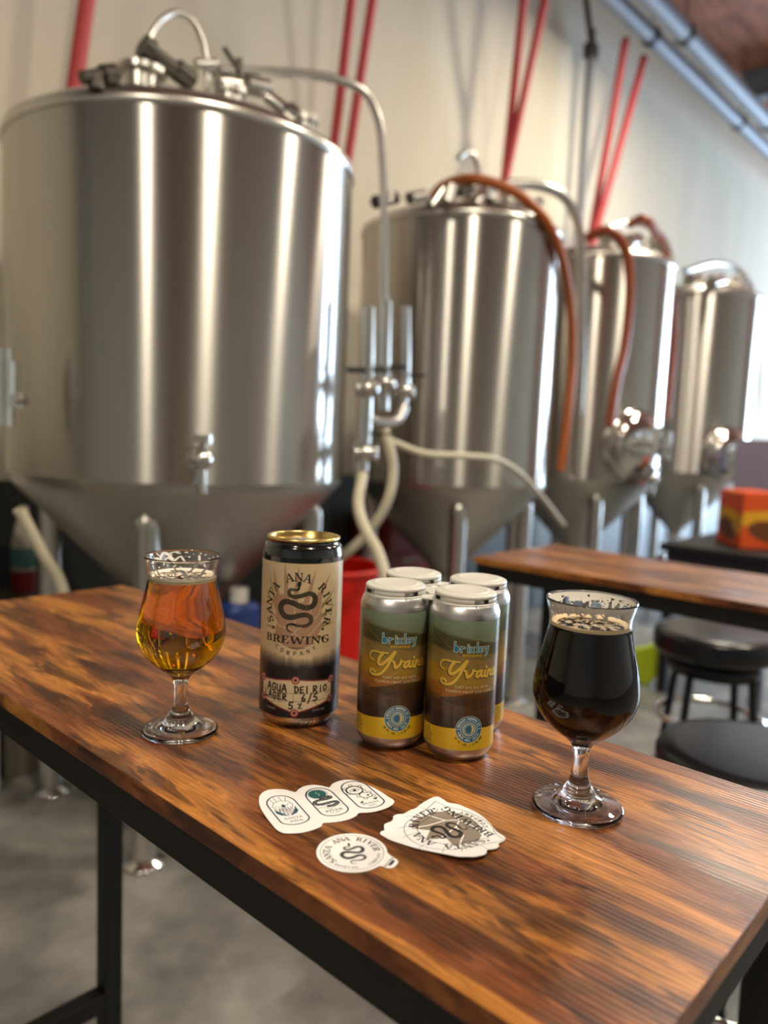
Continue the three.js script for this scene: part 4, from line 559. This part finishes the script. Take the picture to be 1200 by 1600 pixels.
sticker('round_sticker', 'white round sticker with a snake and a small side tab', 0.3775, -0.359, -27.1 * Math.PI / 180,
  (() => { const L = []; for (let k = 0; k < 40; k++) { const a = k / 40 * 2 * Math.PI; if (a > 5.28 && a < 5.85) continue; L.push([-2.3 + 25.6 * Math.cos(a), 2.3 + 25.6 * Math.sin(a)]); } const at0 = L.findIndex((p) => false); L.splice(34, 0, [11.5, -20.2], [15, -24.2], [19, -24.8], [24.4, -20.4], [25.3, -17], [22.8, -10.4]); return L; })(), 68,
  (c) => {
    c.translate(-2.3, -2.3); c.strokeStyle = '#2a2c33'; c.lineWidth = 0.35; c.beginPath(); c.arc(0, 0, 22.8, 0, 7); c.stroke(); c.fillStyle = '#1a1b20'; c.textAlign = 'center'; c.textBaseline = 'middle';
    c.font = 'bold 7.2px serif'; arcText(c, 'SANTA ANA RIVER', 0, 0, 18.7, -2.0, 1.65); c.font = 'bold 3.2px serif'; c.fillStyle = '#33353d'; arcText(c, 'BREWING   COMPANY', 0, 0, 19.8, Math.PI + 0.92, Math.PI - 1.15, true);
    smallSnake(c, 1, 2, 0.038); c.save(); c.translate(21.5, 20.5); c.rotate(-0.75); c.fillStyle = '#1a1b20'; c.font = 'bold 2.9px sans-serif'; c.fillText('EASY PEEL', 0, -1.2); c.beginPath(); c.ellipse(0, 1.4, 4, 1.2, 0, 0, 7); c.fill(); c.restore();
  }, (X, Y) => 0.1 + 0.0006 * Math.max(0, X) ** 2);
sticker('crest_sticker', 'white crest-shaped sticker with snake lying upside down', 0.4505, -0.3335, 75.6 * Math.PI / 180,
  [[46.6, -22.6], [45.4, -26], [40.6, -27.2], [34.5, -27.8], [28.7, -33.4], [21.2, -36.4], [11.8, -39], [0.2, -38.7], [-10.8, -36.3], [-19.8, -33.5], [-28, -33.5], [-31.7, -31.4], [-33.6, -27.8], [-34.6, -22], [-37.8, -19.6], [-39.8, -15.9], [-39.8, -11.8], [-38.4, -7.6], [-41.8, -4.1], [-43.8, -0.4], [-43.8, 3.7], [-43, 8.5], [-40, 12.9], [-36.1, 18.1], [-28.2, 23.2], [-18.5, 29.8], [-10.6, 35], [1.3, 41.1], [10.5, 45.6], [16.3, 47], [20.2, 47.6], [22.8, 45.2], [23.4, 41.8], [26.3, 40.3], [30.2, 37.2], [31, 33.3], [31.6, 29.6], [34, 26.8], [37, 24.6], [37.8, 19.6], [36.4, 15.9], [37, 12], [38.6, 7.4], [38.8, 2.1], [42, -5.2], [44.6, -12.9]], 108,
  (c) => {
    c.rotate(-0.12); c.lineJoin = c.lineCap = 'round'; c.textAlign = 'center'; c.textBaseline = 'middle';
    const hand = (L, st) => { c.fillStyle = st; c.beginPath(); L.forEach((p, i) => c[i ? 'lineTo' : 'moveTo'](p[0], p[1])); c.fill(); };
    c.fillStyle = '#8d8072'; hand([[-20, -12], [-25, 8], [-20, 18], [-12, 26], [4, 30], [20, 24], [27, 10], [26, -12], [18, -20], [8, -10], [0, -22], [-8, -8]], '#8d8072');
    c.strokeStyle = '#f4f1ee'; c.lineWidth = 1.1; for (const L of [[[-20, -6], [-12, 6], [0, 10], [6, 20], [12, 10], [26, 4]], [[0, 10], [-4, -6], [-6, -18]], [[12, 10], [14, -6], [18, -18]], [[6, 20], [-10, 22], [-20, 18]], [[6, 20], [20, 22]]]) { c.beginPath(); L.forEach((p, i) => c[i ? 'lineTo' : 'moveTo'](p[0], p[1])); c.stroke(); }
    c.strokeStyle = '#2c2c30'; c.lineWidth = 0.3; for (const [a, b, e, f] of [[-30, -14, -20, -2], [-22, -26, -14, -12], [-8, -38, -4, -20], [12, -34, 10, -18], [24, -28, 18, -12], [34, -12, 26, -2], [-38, 4, -26, 6], [36, 8, 27, 8]]) { c.beginPath(); c.moveTo(a, b); c.quadraticCurveTo((a + e) / 2 + 2, (b + f) / 2, e, f); c.stroke(); }
    c.strokeStyle = '#23242a'; c.lineWidth = 0.45; c.beginPath(); c.moveTo(-37, 26); c.quadraticCurveTo(-30, 4, -26, -10); c.bezierCurveTo(-20, -36, 20, -40, 28, -14); c.quadraticCurveTo(30, 4, 38, 24); c.quadraticCurveTo(24, 26, 18, 32); c.quadraticCurveTo(0, 40, -18, 33); c.quadraticCurveTo(-24, 26, -37, 26); c.closePath(); c.stroke();
    c.beginPath(); c.moveTo(-26, 18); c.quadraticCurveTo(-20, 0, -18, -8); c.bezierCurveTo(-12, -24, 14, -26, 20, -10); c.quadraticCurveTo(22, 4, 28, 18); c.stroke();
    c.fillStyle = '#1b1c21'; c.font = 'bold 10px serif'; arcText(c, 'SANTA ANA RIVER', 1, 4, 27.2, -1.78, 1.78); c.font = 'bold 10.5px serif'; const m = c.measureText('BREWING').width; c.save(); c.translate(1, 22.5); c.scale(54 / m, 1); c.fillText('BREWING', 0, 0); c.restore();
    c.fillRect(-7, 28.2, 14, 0.5); c.font = 'bold 5.2px monospace'; arcText(c, 'COMPANY', 0, 6, 26.5, Math.PI + 0.5, Math.PI - 0.5, true); for (const x of [-29, 30]) { c.beginPath(); c.arc(x, 15, 1.1, 0, 7); c.fill(); }
    smallSnake(c, 0, 1, 0.047, '#141212', '#6a5f55');
  }, (X, Y) => 0.1 + 0.0020 * Math.max(0, -X + 0.35 * Y - 4) ** 2 + 0.0007 * Math.max(0, X) ** 2);
renderer.render(scene, camera);
